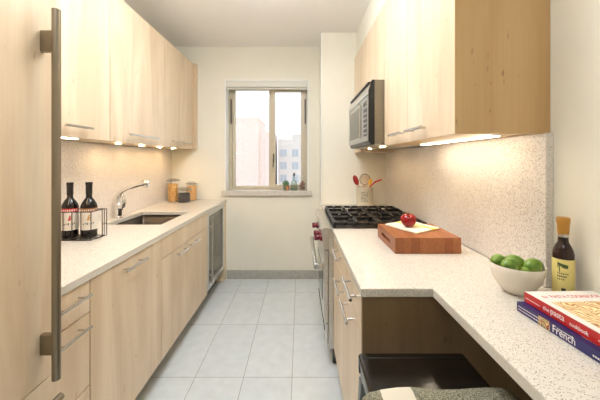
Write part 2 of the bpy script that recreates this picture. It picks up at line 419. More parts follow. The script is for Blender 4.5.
c = thing('sink_cabinet', 'maple sink base unit with two doors and a false front under the sink', 'cabinet', (-1.16, 2.28, 0))
bm = bm_new(); base_body(bm, 1.859, 2.783); obj('body', bm, 'maple', c)
obj('false_front', front_l(1.859, 2.783, 0.754, 0.880), 'maple', c)
dr = obj('door', front_l(1.859, 2.320, 0.130, 0.750), 'maple', c); bar_handle(dr, -0.818, 2.06, 2.25, 0.717, FX)
dr = obj('door', front_l(2.322, 2.783, 0.130, 0.750), 'maple', c); bar_handle(dr, -0.818, 2.29, 2.48, 0.717, FX)
obj('toe_kick', B(-0.955, -0.94, 1.859, 2.783, 0, 0.126), 'toe', c)

c = thing('wine_cooler', 'under-counter wine cooler with steel-framed glass door by the back wall', 'wine cooler', (-1.16, 3.04, 0))
bm = bm_new(); y0, y1 = 2.786, 3.402
box(bm, -1.45, -0.884, y0, y0+0.02, 0.14, 0.883); box(bm, -1.45, -0.884, y1-0.02, y1, 0.14, 0.883)
box(bm, -1.45, -1.43, y0+0.02, y1-0.02, 0.14, 0.883); box(bm, -1.43, -0.884, y0+0.02, y1-0.02, 0.14, 0.17); box(bm, -1.43, -0.884, y0+0.02, y1-0.02, 0.86, 0.883)
obj('body', bm, 'cooler', c)
for zz in (0.28, 0.40, 0.52, 0.64, 0.76):
    obj('shelf', B(-1.42, -0.90, y0+0.025, y1-0.025, zz, zz+0.02), 'shaded_maple', c)
bm = bm_new()
for a in ((y0, y0+0.05, 0.15, 0.878), (y1-0.05, y1, 0.15, 0.878), (y0+0.05, y1-0.05, 0.15, 0.20), (y0+0.05, y1-0.05, 0.838, 0.878)):
    box(bm, -0.882, FX, a[0], a[1], a[2], a[3], bev=0.002)
dd = obj('door', bm, 'steel', c)
obj('glass', B(-0.871, -0.865, y0+0.05, y1-0.05, 0.20, 0.838), 'coolglass', dd)
bm = tube(bm_new(), [(-0.812, 2.812, 0.22), (-0.812, 2.812, 0.83)], 0.008, 12)
for zz in (0.30, 0.75): tube(bm, [(-0.812, 2.812, zz), (FX, 2.812, zz)], 0.007, 8)
obj('handle', bm, 'nickel', dd, 40)
obj('toe_kick', B(-0.955, -0.94, y0, y1, 0, 0.138), 'black', c)
obj('side_panel', B(-1.47, FX, 3.405, YB-0.001, 0.0, 0.883), 'maple', c, label='thin maple panel')

# left countertop with the sink cut-out
def ring_slab(ox0, ox1, oy0, oy1, ix0, ix1, iy0, iy1, z0, z1):
    t = bm_new(); r = 0.02
    def loop(x0, x1, y0, y1, z): return [t.verts.new(p) for p in ((x0, y0, z), (x1, y0, z), (x1, y1, z), (x0, y1, z))]
    A, Bq, Cq, D = loop(ox0, ox1, oy0, oy1, z1), loop(ix0, ix1, iy0, iy1, z1), loop(ox0, ox1, oy0, oy1, z0), loop(ix0, ix1, iy0, iy1, z0)
    for i in range(4):
        j = (i+1) % 4
        t.faces.new((A[i], A[j], Bq[j], Bq[i])); t.faces.new((Cq[j], Cq[i], D[i], D[j]))
        t.faces.new((A[j], A[i], Cq[i], Cq[j])); t.faces.new((Bq[i], Bq[j], D[j], D[i]))
    bmesh.ops.recalc_face_normals(t, faces=t.faces[:])
    return t
ct = obj('countertop', ring_slab(-1.475, -0.845, 1.0, YB-0.001, -1.38, -0.972, 2.12, 2.66, 0.884, 0.914), 'quartz')
tag(ct, 'long speckled cream stone countertop on the left with the sink cut into it', 'countertop')
ct.modifiers.new('b', 'BEVEL').width = 0.002
# undermount sink
t = bm_new(); th = 0.002
sx0, sx1, sy0, sy1, sz0, sz1 = -1.385, -0.967, 2.115, 2.665, 0.69, 0.8835
box(t, sx0, sx1, sy0, sy1, sz0, sz1)
top = [f for f in t.faces if f.normal.z > 0.9]; bmesh.ops.delete(t, geom=top, context='FACES')
ed = [e for e in t.edges if not e.is_boundary]
bmesh.ops.bevel(t, geom=ed, offset=0.02, segments=3, affect='EDGES', profile=0.5)
sk = thing('kitchen_sink', 'dark stainless steel undermount sink in the left countertop', 'sink', (-1.17, 2.41, 0.69))
o = obj('basin', t, 'sink', sk, 60); sm = o.modifiers.new('s', 'SOLIDIFY'); sm.thickness = th; sm.offset = 1
bm = lathe(bm_new(), [(0.045, 0), (0.045, 0.004), (0.035, 0.005), (0.03, 0.001), (0, 0.001)], -1.17, 2.45, 0.6905); obj('drain', bm, 'chrome', sk, 40)

# faucet
f = thing('faucet', 'chrome single-lever faucet arching over the left sink', 'faucet', (-1.42, 2.37, 0.914))
fx, fy = -1.42, 2.37
bm = lathe(bm_new(), [(0.033, 0), (0.033, 0.008), (0.026, 0.014), (0.025, 0.055), (0.033, 0.066), (0.033, 0.10), (0.028, 0.115), (0.02, 0.12)], fx, fy, 0.9145, seg=24)
obj('body', bm, 'chrome', f, 40)
pts = [(fx, 1.02), (fx-0.008, 1.05), (fx-0.004, 1.082), (fx+0.012, 1.110), (fx+0.038, 1.131), (fx+0.074, 1.147), (fx+0.125, 1.165), (fx+0.175, 1.180)]
bm = tube(bm_new(), [(a, fy, b) for a, b in pts], [0.027, 0.025, 0.021, 0.018, 0.017, 0.017, 0.019, 0.020], 16)
obj('spout', bm, 'chrome', f, 60)
bm = tube(bm_new(), [(fx+0.165, fy, 1.178), (fx+0.20, fy, 1.188), (fx+0.230, fy, 1.188), (fx+0.238, fy, 1.182)], [0.020, 0.024, 0.024, 0.018], 16)
tube(bm, [(fx+0.218, fy, 1.182), (fx+0.224, fy, 1.150)], [0.02, 0.018], 14)
obj('spray_head', bm, 'chrome', f, 60)
bm = tube(bm_new(), [(fx+0.01, fy-0.012, 1.000), (fx+0.044, fy-0.02, 1.01), (fx+0.052, fy-0.022, 1.05), (fx+0.048, fy-0.024, 1.098)], [0.018, 0.020, 0.021, 0.009], 12)
obj('lever', bm, 'chrome', f, 60)

# ------------------------------------------------------------------ left wall cabinets
UX = -1.21
def upper(name, label, y0, y1, z0, z1, doors, body_x0, body_x1, face, sgn, mat='maple', end=None, handle_z=None, group=None):
    c = thing(name, label, 'wall cabinet', ((body_x0+body_x1)/2, (y0+y1)/2, z0), group)
    obj('body', B(body_x0, body_x1, y0, y1, z0, z1), end or mat, c)
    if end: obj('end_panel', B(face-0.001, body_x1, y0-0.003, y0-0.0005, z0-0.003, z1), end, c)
    for dy0, dy1, hy0, hy1 in doors:
        xa, xb = sorted((face, body_x1+0.001 if sgn > 0 else body_x0-0.001))
        d = obj('door', B(xa, xb, dy0+0.0015, dy1-0.0015, z0-0.003, z1-0.001, bev=0.0012, seg=1), mat, c)
        if hy0: bar_handle(d, face+sgn*0.032, hy0, hy1, handle_z, face, 0.007)
    return c
ZL0, ZL1 = 1.490, 2.459
upper('wall_cabinet', 'left-hand maple wall cabinet, nearest the refrigerator, above the two dark bottles', 1.0, 1.928, ZL0, ZL1, [(1.0, 1.32, None, None), (1.32, 1.928, 1.53, 1.725)], -1.472, UX-0.02, UX, 1, handle_z=1.545)
upper('wall_cabinet', 'wide left-hand maple wall cabinet above the sink', 1.932, 2.708, ZL0, ZL1, [(1.932, 2.708, 2.10, 2.53)], -1.472, UX-0.02, UX, 1, handle_z=1.545)
c = upper('wall_cabinet', 'left-hand two-door maple wall cabinet next to the window wall', 2.712, 3.425, ZL0, ZL1, [(2.712, 3.068, 2.83, 3.03), (3.068, 3.425, 3.08, 3.28)], -1.472, UX-0.02, UX, 1, handle_z=1.545)
obj('filler_strip', B(-1.47, UX+0.032, 3.428, YB-0.001, ZL0, ZL1), 'maple', c)
# lights under the left cabinets
def strip_light(x, y0, y1, z, label, h=0.007, w_=0.04):
    t = thing('under_cabinet_light', label, 'under-cabinet light', (x, (y0+y1)/2, z-h))
    obj('housing', B(x-w_/2, x+w_/2, y0, y1, z-h*0.5, z-0.0005), 'white', t)
    obj('lens', B(x-w_/2+0.004, x+w_/2-0.004, y0+0.01, y1-0.01, z-h, z-h*0.5), 'strip', t)
strip_light(-1.27, 1.12, 1.72, ZL0, 'slim lit strip light under the left wall cabinet nearest the refrigerator')
def puck(x, y, z, label, group):
    t = thing('puck_light', label, 'puck light', (x, y, z-0.007), group)
    obj('rim', lathe(bm_new(), [(0.034, 0.0065), (0.036, 0.003), (0.033, 0), (0.0195, 0), (0.0195, 0.004)], x, y, z-0.007, cap=False), 'nickel', t, 40)
    obj('lens', lathe(bm_new(), [(0.019, 0), (0.019, 0.005)], x, y, z-0.0055), 'puck', t)
for i, yy in enumerate((2.20, 2.52, 2.84, 3.16)):
    puck(-1.32, yy, ZL0-0.001, ['puck light under the left wall cabinets, nearest to the camera', 'second puck light from the camera under the left wall cabinets', 'third puck light from the camera under the left wall cabinets', 'puck light under the left wall cabinets, closest to the window wall'][i], 'puck lights under the left wall cabinets')

# ------------------------------------------------------------------ right side base units
RX = 0.222
def front_r(y0, y1, z0, z1, x=RX): return B(x, x+0.019, y0+0.002, y1-0.002, z0, z1, bev=0.0012, seg=1)
def bar_r(parent, y0, y1, z, x=0.19, face=RX): return bar_handle(parent, x, y0, y1, z, face, 0.006)
c = thing('base_cabinet', 'right-hand maple base cabinet at the near end, beside the black stool', 'cabinet', (0.55, 1.27, 0))
obj('body', B(RX+0.02, 0.868, 1.098, 1.458, 0.13, 0.883), 'maple', c)
obj('end_panel', B(RX, 0.868, 1.078, 1.096, 0.0, 0.883), 'shaded_maple', c, label='maple end panel with shade in its colour')
dr = obj('drawer', front_r(1.097, 1.459, 0.765, 0.880), 'maple', c); bar_r(dr, 1.14, 1.355, 0.838)
dr = obj('door', front_r(1.097, 1.459, 0.133, 0.761), 'maple', c); bar_r(dr, 1.235, 1.44, 0.700)
obj('toe_kick', B(0.28, 0.30, 1.098, 1.458, 0, 0.128), 'toe', c)
c = thing('base_cabinet', 'right-hand maple base cabinet next to the range', 'cabinet', (0.55, 1.72, 0))
obj('body', B(RX+0.02, 0.868, 1.462, 1.990, 0.13, 0.883), 'maple', c)
dr = obj('drawer', front_r(1.461, 1.990, 0.765, 0.880), 'maple', c); bar_r(dr, 1.575, 1.78, 0.843)
dr = obj('door', front_r(1.461, 1.990, 0.133, 0.761), 'maple', c); bar_r(dr, 1.50, 1.70, 0.697)
obj('toe_kick', B(0.28, 0.30, 1.462, 1.990, 0, 0.128), 'toe', c)
c = thing('filler_cabinet', 'narrow base unit between the range and the end wall', 'cabinet', (0.55, 2.96, 0))
obj('body', B(RX+0.02, 0.868, 2.815, 3.098, 0.0, 0.883), 'maple', c)
obj('front_panel', front_r(2.815, 3.098, 0.10, 0.88), 'maple', c)

bm = prism(bm_new(), [(0.2137, 1.064), (0.467, 1.064), (0.467, 0.15), (0.899, 0.15), (0.899, 1.074), (0.871, 1.074), (0.871, 1.995), (0.2137, 1.995)], 'Z', 0.884, 0.914)
o = obj('countertop', bm, 'quartz'); tag(o, 'speckled cream stone countertop on the right that narrows into a desk', 'countertop')
o.modifiers.new('b', 'BEVEL').width = 0.002
o = obj('countertop', B(0.2137, 0.871, 2.812, 3.099, 0.884, 0.914), 'quartz'); tag(o, 'short stone countertop strip behind the range with the utensil crock on it', 'countertop')
tag(obj('desk_apron', B(0.87, 0.898, 0.16, 1.074, 0.0, 0.883), 'shaded_maple'), 'brown wood panel on the wall under the narrow desk counter', 'panel')

# ------------------------------------------------------------------ range
RY0, RY1 = 2.0, 2.808
r = thing('range', 'stainless steel gas range with burgundy knobs and black grates on the right', 'range', (0.5, 2.40, 0))
obj('body', B(0.19, 0.868, RY0, RY1, 0.12, 0.895), 'steel', r)
bm = prism(bm_new(), [(0.868, 0.896), (0.868, 0.910), (0.21, 0.910), (0.165, 0.918), (0.150, 0.914), (0.143, 0.900), (0.158, 0.775), (0.189, 0.775), (0.189, 0.896)], 'Y', RY0, RY1)
obj('control_panel', bm, 'steel', r, 30)
obj('cooktop_pan', B(0.222, 0.86, RY0+0.015, RY1-0.015, 0.9105, 0.9125), 'iron', r)
for i, yy in enumerate((2.08, 2.20, 2.47)):
    kn = lathe(bm_new(), [(0, -0.045), (0.014, -0.045), (0.017, -0.040), (0.017, -0.022), (0.024, -0.016), (0.025, -0.006), (0.025, 0)], 0.152, yy, 0.835, axis='X', seg=20)
    box(kn, 0.100, 0.125, yy-0.0045, yy+0.0045, 0.815, 0.855, bev=0.002)
    obj('knob', kn, 'red', r, 35)
dd = obj('oven_door', B(0.160, 0.188, RY0+0.004, RY1-0.004, 0.285, 0.765, bev=0.004), 'steel', r)
obj('oven_window', B(0.157, 0.161, RY0+0.14, RY1-0.14, 0.38, 0.60), 'blackglass', dd)
bm = tube(bm_new(), [(0.106, RY0+0.02, 0.652), (0.106, RY1-0.02, 0.652)], 0.0155, 16)
for yy in (RY0+0.045, RY1-0.045): box(bm, 0.104, 0.160, yy-0.016, yy+0.016, 0.636, 0.668, bev=0.003)
obj('handle', bm, 'nickel', dd, 40)
obj('kick_panel', B(0.172, 0.188, RY0+0.004, RY1-0.004, 0.13, 0.280, bev=0.002), 'steel', r)
bm = bm_new()
for k in range(8): box(bm, 0.1665, 0.1715, RY0+0.08+k*0.085, RY0+0.14+k*0.085, 0.20, 0.212)
obj('vent_grille', bm, 'black', r)
for sx in (0.24, 0.82):
    for sy in (RY0+0.05, RY1-0.05): obj('foot', lathe(bm_new(), [(0.02, 0), (0.018, 0.118)], sx, sy, 0.001), 'black', r, 40)
# burners and grates
for cy in (2.21, 2.60):
    for cx in (0.39, 0.69):
        bm = lathe(bm_new(), [(0.055, 0), (0.055, 0.008), (0.038, 0.010), (0.038, 0.018), (0.030, 0.022), (0, 0.022)], cx, cy, 0.9128, seg=24)
        obj('burner', bm, 'iron', r, 40)
for y0, y1 in ((RY0+0.03, 2.40), (2.408, RY1-0.03)):
    for x0, x1 in ((0.228, 0.537), (0.543, 0.85)):
        bm = bm_new(); h0, h1 = 0.928, 0.947; bw = 0.016
        box(bm, x0, x1, y0, y0+bw, h0, h1, bev=0.002); box(bm, x0, x1, y1-bw, y1, h0, h1, bev=0.002)
        box(bm, x0, x0+bw, y0, y1, h0, h1, bev=0.002); box(bm, x1-bw, x1, y0, y1, h0, h1, bev=0.002)
        cx, cy = (x0+x1)/2, (y0+y1)/2
        for sx, sy in ((1, 0), (-1, 0), (0, 1), (0, -1)):
            xa, xb = sorted((cx+sx*0.03, cx+sx*(x1-x0)/2)) if sx else (cx-bw/2, cx+bw/2)
            ya, yb = sorted((cy+sy*0.03, cy+sy*(y1-y0)/2)) if sy else (cy-bw/2, cy+bw/2)
            box(bm, xa, xb, ya, yb, h0, h1+0.004, bev=0.002)
        for sx in (0.25, 0.75):
            box(bm, x0+(x1-x0)*sx-bw/2, x0+(x1-x0)*sx+bw/2, y0, y0+0.09, h0, h1, bev=0.002)
            box(bm, x0+(x1-x0)*sx-bw/2, x0+(x1-x0)*sx+bw/2, y1-0.09, y1, h0, h1, bev=0.002)
        for xx in (x0, x1-bw):
            for yy in (y0, y1-bw): box(bm, xx, xx+bw, yy, yy+bw, 0.9128, h0)
        obj('grate', bm, 'iron', r)

# ------------------------------------------------------------------ right wall cabinets and microwave
GX = 0.558
ZR0, ZR1 = 1.463, 2.407
upper('wall_cabinet', 'right-hand two-door maple wall cabinet nearest the camera, above the lime bowl', 1.0915, 2.002, ZR0, ZR1, [(1.0915, 1.574, 1.315, 1.525), (1.574, 2.002, 1.60, 1.80)], GX+0.02, 0.899, GX, -1, end='maple_end_shaded', handle_z=1.510)
upper('wall_cabinet', 'maple wall cabinet directly above the microwave', 2.006, 2.784, 1.905, ZR1, [(2.006, 2.395, None, None), (2.395, 2.784, None, None)], GX+0.02, 0.899, GX, -1)
upper('wall_cabinet', 'slim maple wall cabinet between the microwave and the end wall', 2.788, 3.098, 1.440, ZR1, [(2.788, 3.098, None, None)], GX+0.02, 0.899, GX, -1)
m = thing('microwave', 'stainless over-the-range microwave with black trim, hung above the range', 'microwave', (0.68, 2.40, 1.465))
MY0, MY1 = 2.010, 2.780
obj('body', B(0.496, 0.87, MY0, MY1, 1.475, 1.90, bev=0.002), 'steel_mw', m)
bm = prism(bm_new(), [(0.495, 1.468), (0.470, 1.468), (0.458, 1.49), (0.455, 1.815), (0.455, 1.83), (0.478, 1.90), (0.495, 1.90)], 'Y', MY0, MY1)
obj('front_frame', bm, 'black', m)
bm = bm_new()
box(bm, 0.450, 0.4545, MY0+0.16, MY1-0.004, 1.495, 1.795, bev=0.001)
d = obj('door', bm, 'steel_dark', m)
obj('door_window', B(0.4475, 0.4505, MY0+0.215, MY1-0.06, 1.535, 1.755), 'mwglass', d)
bm = tube(bm_new(), [(0.436, MY0+0.185, 1.52), (0.436, MY0+0.185, 1.775)], 0.006, 12)
for zz in (1.54, 1.755): tube(bm, [(0.436, MY0+0.185, zz), (0.451, MY0+0.185, zz)], 0.005, 8)
obj('door_handle', bm, 'nickel', d, 40)
cp = obj('control_panel', B(0.450, 0.4545, MY0+0.004, MY0+0.155, 1.495, 1.795, bev=0.001), 'steel_dark', m)
kp = obj('keypad', B(0.4485, 0.4505, MY0+0.03, MY0+0.13, 1.53, 1.72), 'black', cp)
for i in range(5):
    for j in range(3):
        yy = MY0+0.037+j*0.032; zz = 1.545+i*0.034
        obj('button', B(0.4475, 0.4487, yy+0.004, yy+0.018, zz, zz+0.010), 'plastic', cp)
obj('display', B(0.4485, 0.4505, MY0+0.03, MY0+0.13, 1.735, 1.77), 'blackglass', cp)
obj('top_vent_panel', prism(bm_new(), [(0.4535, 1.803), (0.450, 1.803), (0.4500, 1.828), (0.4645, 1.873), (0.468, 1.873), (0.456, 1.83)], 'Y', MY0+0.004, MY1-0.004), 'steel', m)
bm = bm_new()
for k in range(14):
    yy = MY0+0.03+k*0.052
    box(bm, 0.458, 0.476, yy, yy+0.036, 1.878, 1.893)
obj('vent_slots', bm, 'black', m)
obj('underside_grille', B(0.50, 0.86, MY0+0.02, MY1-0.02, 1.466, 1.4745), 'steel', m)
for i, yy in enumerate((2.20, 2.60)):
    puck(0.60, yy, 1.4655, ['round light under the microwave, on the near side', 'round light under the microwave, on the far side'][i], 'round lights under the microwave')
strip_light(0.755, 1.16, 1.86, ZR0, 'long lit strip light under the near right wall cabinet')

# outlet
t = thing('wall_outlet', 'white outlet plate on the right backsplash behind the range', 'outlet', (0.868, 2.97, 1.195))
obj('plate', B(0.867, 0.8715, 2.935, 3.010, 1.195, 1.285, bev=0.002), 'plastic', t)
for zz in (1.212, 1.243): obj('socket', B(0.8655, 0.8672, 2.960, 2.985, zz, zz+0.018), 'shade', t)

# ------------------------------------------------------------------ cutting board, towel, apple
M['board'] = noisy('cherry_block', srgb(150, 84, 42), srgb(192, 118, 64), 6, 0.4, vec=(5, 1, 1))
def board_mat():
    T = NT('butcher_block'); mp = mapped(T, (1, 1, 1))
    br = T.n('ShaderNodeTexBrick', offset=0.37); br.inputs['Scale'].default_value = 1
    br.inputs['Brick Width'].default_value = 0.9; br.inputs['Row Height'].default_value = 0.04; br.inputs['Mortar Size'].default_value = 0.0004
    br.inputs['Color1'].default_value = srgb(172, 108, 64); br.inputs['Color2'].default_value = srgb(146, 84, 46); br.inputs['Mortar'].default_value = srgb(120, 62, 30)
    rot = T.n('ShaderNodeMapping'); rot.inputs['Rotation'].default_value = (0, 0, PI/2); T.l(mp.outputs[0], rot.inputs[0]); T.l(rot.outputs[0], br.inputs['Vector'])
    n = T.n('ShaderNodeTexNoise', Scale=1.0, Detail=4.0); m2 = mapped(T, (90, 8, 60)); T.l(m2.outputs[0], n.inputs['Vector'])
    rr = ramp(T, n.outputs['Fac'], [(0.3, (0.8, 0.76, 0.7, 1)), (0.65, (1, 1, 1, 1))])
    mx = T.n('ShaderNodeMix', data_type='RGBA', blend_type='MULTIPLY'); mx.inputs[0].default_value = 1
    T.l(br.outputs['Color'], mx.inputs[6]); T.l(rr, mx.inputs[7]); T.l(mx.outputs[2], T.b.inputs['Base Color']); T.b.inputs['Roughness'].default_value = 0.4
    return T.m
M['block'] = board_mat()
bx0, bx1, by0, by1, bz0, bz1 = 0.458, 0.776, 1.458, 1.785, 0.9148, 0.991
bm = bm_new()   # block with a finger groove routed in its left side
g0, g1, gz0, gz1, gd = 1.545, 1.70, 0.942, 0.962, 0.014
box(bm, bx0+gd, bx1, by0, by1, bz0, bz1); box(bm, bx0, bx0+gd, by0, g0, bz0, bz1); box(bm, bx0, bx0+gd, g1, by1, bz0, bz1)
box(bm, bx0, bx0+gd, g0, g1, bz0, gz0); box(bm, bx0, bx0+gd, g0, g1, gz1, bz1)
bmesh.ops.remove_doubles(bm, verts=bm.verts, dist=0.0001)
tag(obj('cutting_board', bm, 'block'), 'thick reddish butcher-block cutting board on the right countertop', 'cutting board')
def towel_mat():
    T = NT('towel_cloth'); mp = mapped(T, (1, 1, 1)); sp = T.n('ShaderNodeSeparateXYZ'); T.l(mp.outputs[0], sp.inputs[0])
    rr = T.n('ShaderNodeVectorRotate'); rr.rotation_type = 'Z_AXIS'; rr.inputs['Angle'].default_value = -0.66; T.l(mp.outputs[0], rr.inputs[0])
    T.l(rr.outputs[0], sp.inputs[0])
    y = srgb(240, 208, 116); wv = srgb(240, 230, 204)
    md = T.n('ShaderNodeMapRange'); md.inputs[1].default_value = -0.12; md.inputs[2].default_value = 0.12; T.l(sp.outputs[0], md.inputs[0])
    c = T.n('ShaderNodeValToRGB'); c.color_ramp.interpolation = 'CONSTANT'; e = c.color_ramp.elements
    e[0].position = 0; e[0].color = wv; e[1].position = 0.52; e[1].color = y
    x = e.new(0.74); x.color = wv
    x = e.new(0.10); x.color = wv
    T.l(md.outputs[0], c.inputs[0])
    n = T.n('ShaderNodeTexNoise', Scale=260.0); T.l(mp.outputs[0], n.inputs['Vector'])
    bp = T.n('ShaderNodeBump', Strength=0.4, Distance=0.001); T.l(n.outputs['Fac'], bp.inputs['Height']); T.l(bp.outputs[0], T.b.inputs['Normal'])
    T.l(c.outputs[0], T.b.inputs['Base Color']); T.b.inputs['Roughness'].default_value = 0.9
    return T.m
M['towel'] = towel_mat()
def sheet(fn, nu, nv, thick, layers=1):
    t = bm_new(); g = [[t.verts.new(fn(i/(nu-1), j/(nv-1))) for j in range(nv)] for i in range(nu)]
    for i in range(nu-1):
        for j in range(nv-1): t.faces.new((g[i][j], g[i+1][j], g[i+1][j+1], g[i][j+1]))
    bmesh.ops.recalc_face_normals(t, faces=t.faces[:])
    ge = bmesh.ops.extrude_face_region(t, geom=t.faces[:])
    vs_ = [v for v in ge['geom'] if isinstance(v, bmesh.types.BMVert)]
    bmesh.ops.translate(t, verts=vs_, vec=(0, 0, thick))
    bmesh.ops.recalc_face_normals(t, faces=t.faces[:])
    return t
A = Vector((0.488, 1.735)); Bp = Vector((0.588, 1.525)); Cp = Vector((0.755, 1.640)); Dp = A+(Cp-Bp)
def tf(off):
    def fn(u, v):
        p = A*(1-u)*(1-v)+Bp*u*(1-v)+Cp*u*v+Dp*(1-u)*v
        z = bz1+0.0004+off+0.0012*(math.sin(u*9+v*4)+1)*0.5+0.0008*(math.sin(v*13)+1)
        return (p.x, p.y, z)
    return fn
bm = sheet(tf(0), 24, 24, 0.003); merge(bm, sheet(tf(0.004), 24, 24, 0.003))
tag(obj('dish_towel', bm, 'towel', None, 50), 'folded cream and yellow kitchen towel on the cutting board', 'towel')
def apple_mat():
    T = NT('apple_skin'); mp = mapped(T, (1, 1, 1)); n = T.n('ShaderNodeTexNoise', Scale=45.0, Detail=3.0); T.l(mp.outputs[0], n.inputs['Vector'])
    T.l(ramp(T, n.outputs['Fac'], [(0.3, srgb(112, 6, 10)), (0.7, srgb(158, 14, 18))]), T.b.inputs['Base Color']); T.b.inputs['Roughness'].default_value = 0.18
    return T.m
M['apple'] = apple_mat()
M['stem'] = plain('stem_brown', srgb(80, 56, 30), 0.7)
ax, ay, az = 0.592, 1.655, 1.0005
ap = thing('apple', 'shiny red apple on the folded towel', 'apple', (ax, ay, az))
prof = []
for k in range(25):
    a = -PI/2+PI*k/24; rr = 0.0415*math.cos(a)*(1+0.06*math.sin(a)); z = 0.038+0.038*math.sin(a)
    if k > 20: z -= 0.010*((k-20)/4)**1.3
    if k < 3: z += 0.004*((3-k)/3)
    prof.append((max(rr, 0.0) if k not in (0, 24) else 0.0, z))
obj('flesh', lathe(bm_new(), prof, ax, ay, az, seg=36), 'apple', ap, 80)
obj('stem', tube(bm_new(), [(ax, ay, az+0.060), (ax+0.001, ay, az+0.072), (ax+0.005, ay, az+0.082)], 0.0014, 8), 'stem', ap, 40)

# ------------------------------------------------------------------ utensil crock
M['crock'] = noisy('stoneware', srgb(206, 196, 172), srgb(216, 206, 184), 12, 0.4)
M['darktxt'] = plain('stamp_ink', srgb(110, 104, 92), 0.7)
cx, cy, cz = 0.628, 2.945, 0.9145
c = thing('utensil_crock', 'cream stoneware crock with printed text, full of utensils, behind the range', 'crock', (cx, cy, cz))
obj('vessel', lathe(bm_new(), [(0.0, 0), (0.072, 0), (0.076, 0.004), (0.077, 0.17), (0.081, 0.176), (0.081, 0.188), (0.077, 0.190), (0.072, 0.186), (0.071, 0.012), (0, 0.010)], cx, cy, cz, seg=40), 'crock', c, 40)
for i in range(7):
    bm = bm_new(); zz = cz+0.14-i*0.014
    for j in range(5):
        if (i*5+j) % 7 == 3: continue
        a0 = -PI/2-0.62+j*0.17; n = 4; a1 = a0+0.13
        vsr = []
        for k in range(n+1):
            a = a0+(a1-a0)*k/n
            vsr.append((bm.verts.new((cx+0.0781*math.cos(a), cy+0.0781*math.sin(a), zz)), bm.verts.new((cx+0.0781*math.cos(a), cy+0.0781*math.sin(a), zz+0.006))))
        for k in range(n): bm.faces.new((vsr[k][0], vsr[k+1][0], vsr[k+1][1], vsr[k][1]))
    o = obj('printed_line', bm, 'darktxt', c)
M['redsil'] = plain('red_silicone', srgb(150, 26, 26), 0.4); M['yelsil'] = plain('yellow_silicone', srgb(226, 172, 50), 0.4)
M['woodut'] = plain('utensil_wood', srgb(206, 172, 120), 0.6)
u = thing('spatula', 'dark red spatula with a wooden shaft standing in the crock', 'utensil', (cx-0.03, cy, cz+0.02), 'utensils in the crock')
obj('shaft', tube(bm_new(), [(cx-0.02, cy, cz+0.02), (cx-0.062, cy, cz+0.21)], 0.005), 'woodut', u, 40)
obj('blade', ellip(bm_new(), (cx-0.085, cy, cz+0.255), (0.026, 0.007, 0.052), rot=Matrix.Rotation(-0.35, 4, 'Y')), 'redsil', u, 60)
u = thing('strainer', 'round wire-rimmed strainer standing in the crock', 'utensil', (cx, cy, cz+0.02), 'utensils in the crock')
obj('shaft', tube(bm_new(), [(cx, cy+0.01, cz+0.02), (cx, cy+0.01, cz+0.21)], 0.004), 'nickel', u, 40)
rc = (cx+0.005, cy+0.012, cz+0.262)
obj('rim', tube(bm_new(), [(rc[0]+0.05*math.cos(a), rc[1], rc[2]+0.052*math.sin(a)) for a in [2*PI*k/28 for k in range(28)]], 0.0035, 8, closed=True), 'bronze', u, 60)
bm = bm_new()
for k in range(-5, 6):
    h = math.sqrt(max(0, 0.05**2-(k*0.009)**2))
    tube(bm, [(rc[0]+k*0.009, rc[1], rc[2]-h), (rc[0]+k*0.009, rc[1]+0.012, rc[2]), (rc[0]+k*0.009, rc[1], rc[2]+h)], 0.0014, 5)
    tube(bm, [(rc[0]-h, rc[1], rc[2]+k*0.009), (rc[0], rc[1]+0.012, rc[2]+k*0.009), (rc[0]+h, rc[1], rc[2]+k*0.009)], 0.0014, 5)
obj('mesh', bm, 'woodut', u)
u = thing('spoon', 'yellow spoon standing in the crock', 'utensil', (cx+0.03, cy-0.01, cz+0.02), 'utensils in the crock')
obj('shaft', tube(bm_new(), [(cx+0.02, cy-0.02, cz+0.02), (cx+0.042, cy-0.02, cz+0.21)], 0.005), 'woodut', u, 40)
obj('bowl', ellip(bm_new(), (cx+0.050, cy-0.022, cz+0.238), (0.017, 0.007, 0.035), rot=Matrix.Rotation(0.25, 4, 'Y')), 'yelsil', u, 60)
u = thing('tongs', 'bright red handled utensil leaning to the right in the crock', 'utensil', (cx+0.04, cy, cz+0.02), 'utensils in the crock')
obj('shaft', tube(bm_new(), [(cx-0.03, cy-0.01, cz+0.03), (cx+0.062, cy, cz+0.20), (cx+0.10, cy, cz+0.238), (cx+0.165, cy, cz+0.262)], [0.006, 0.007, 0.008, 0.007]), plain('bright_red_plastic', srgb(206, 52, 44), 0.35), u, 60)
for kx, ky, lb in ((-0.022, -0.03, 'left one of two pale wooden handles in the crock, before the strainer'), (0.012, -0.035, 'right one of two pale wooden handles in the crock, before the strainer')):
    bm = tube(bm_new(), [(cx+kx*0.6, cy+ky, cz+0.02), (cx+kx, cy+ky, cz+0.222)], 0.006)
    tag(obj('wooden_spoon', bm, 'woodut', None, 40), lb, 'utensil', 'utensils in the crock')

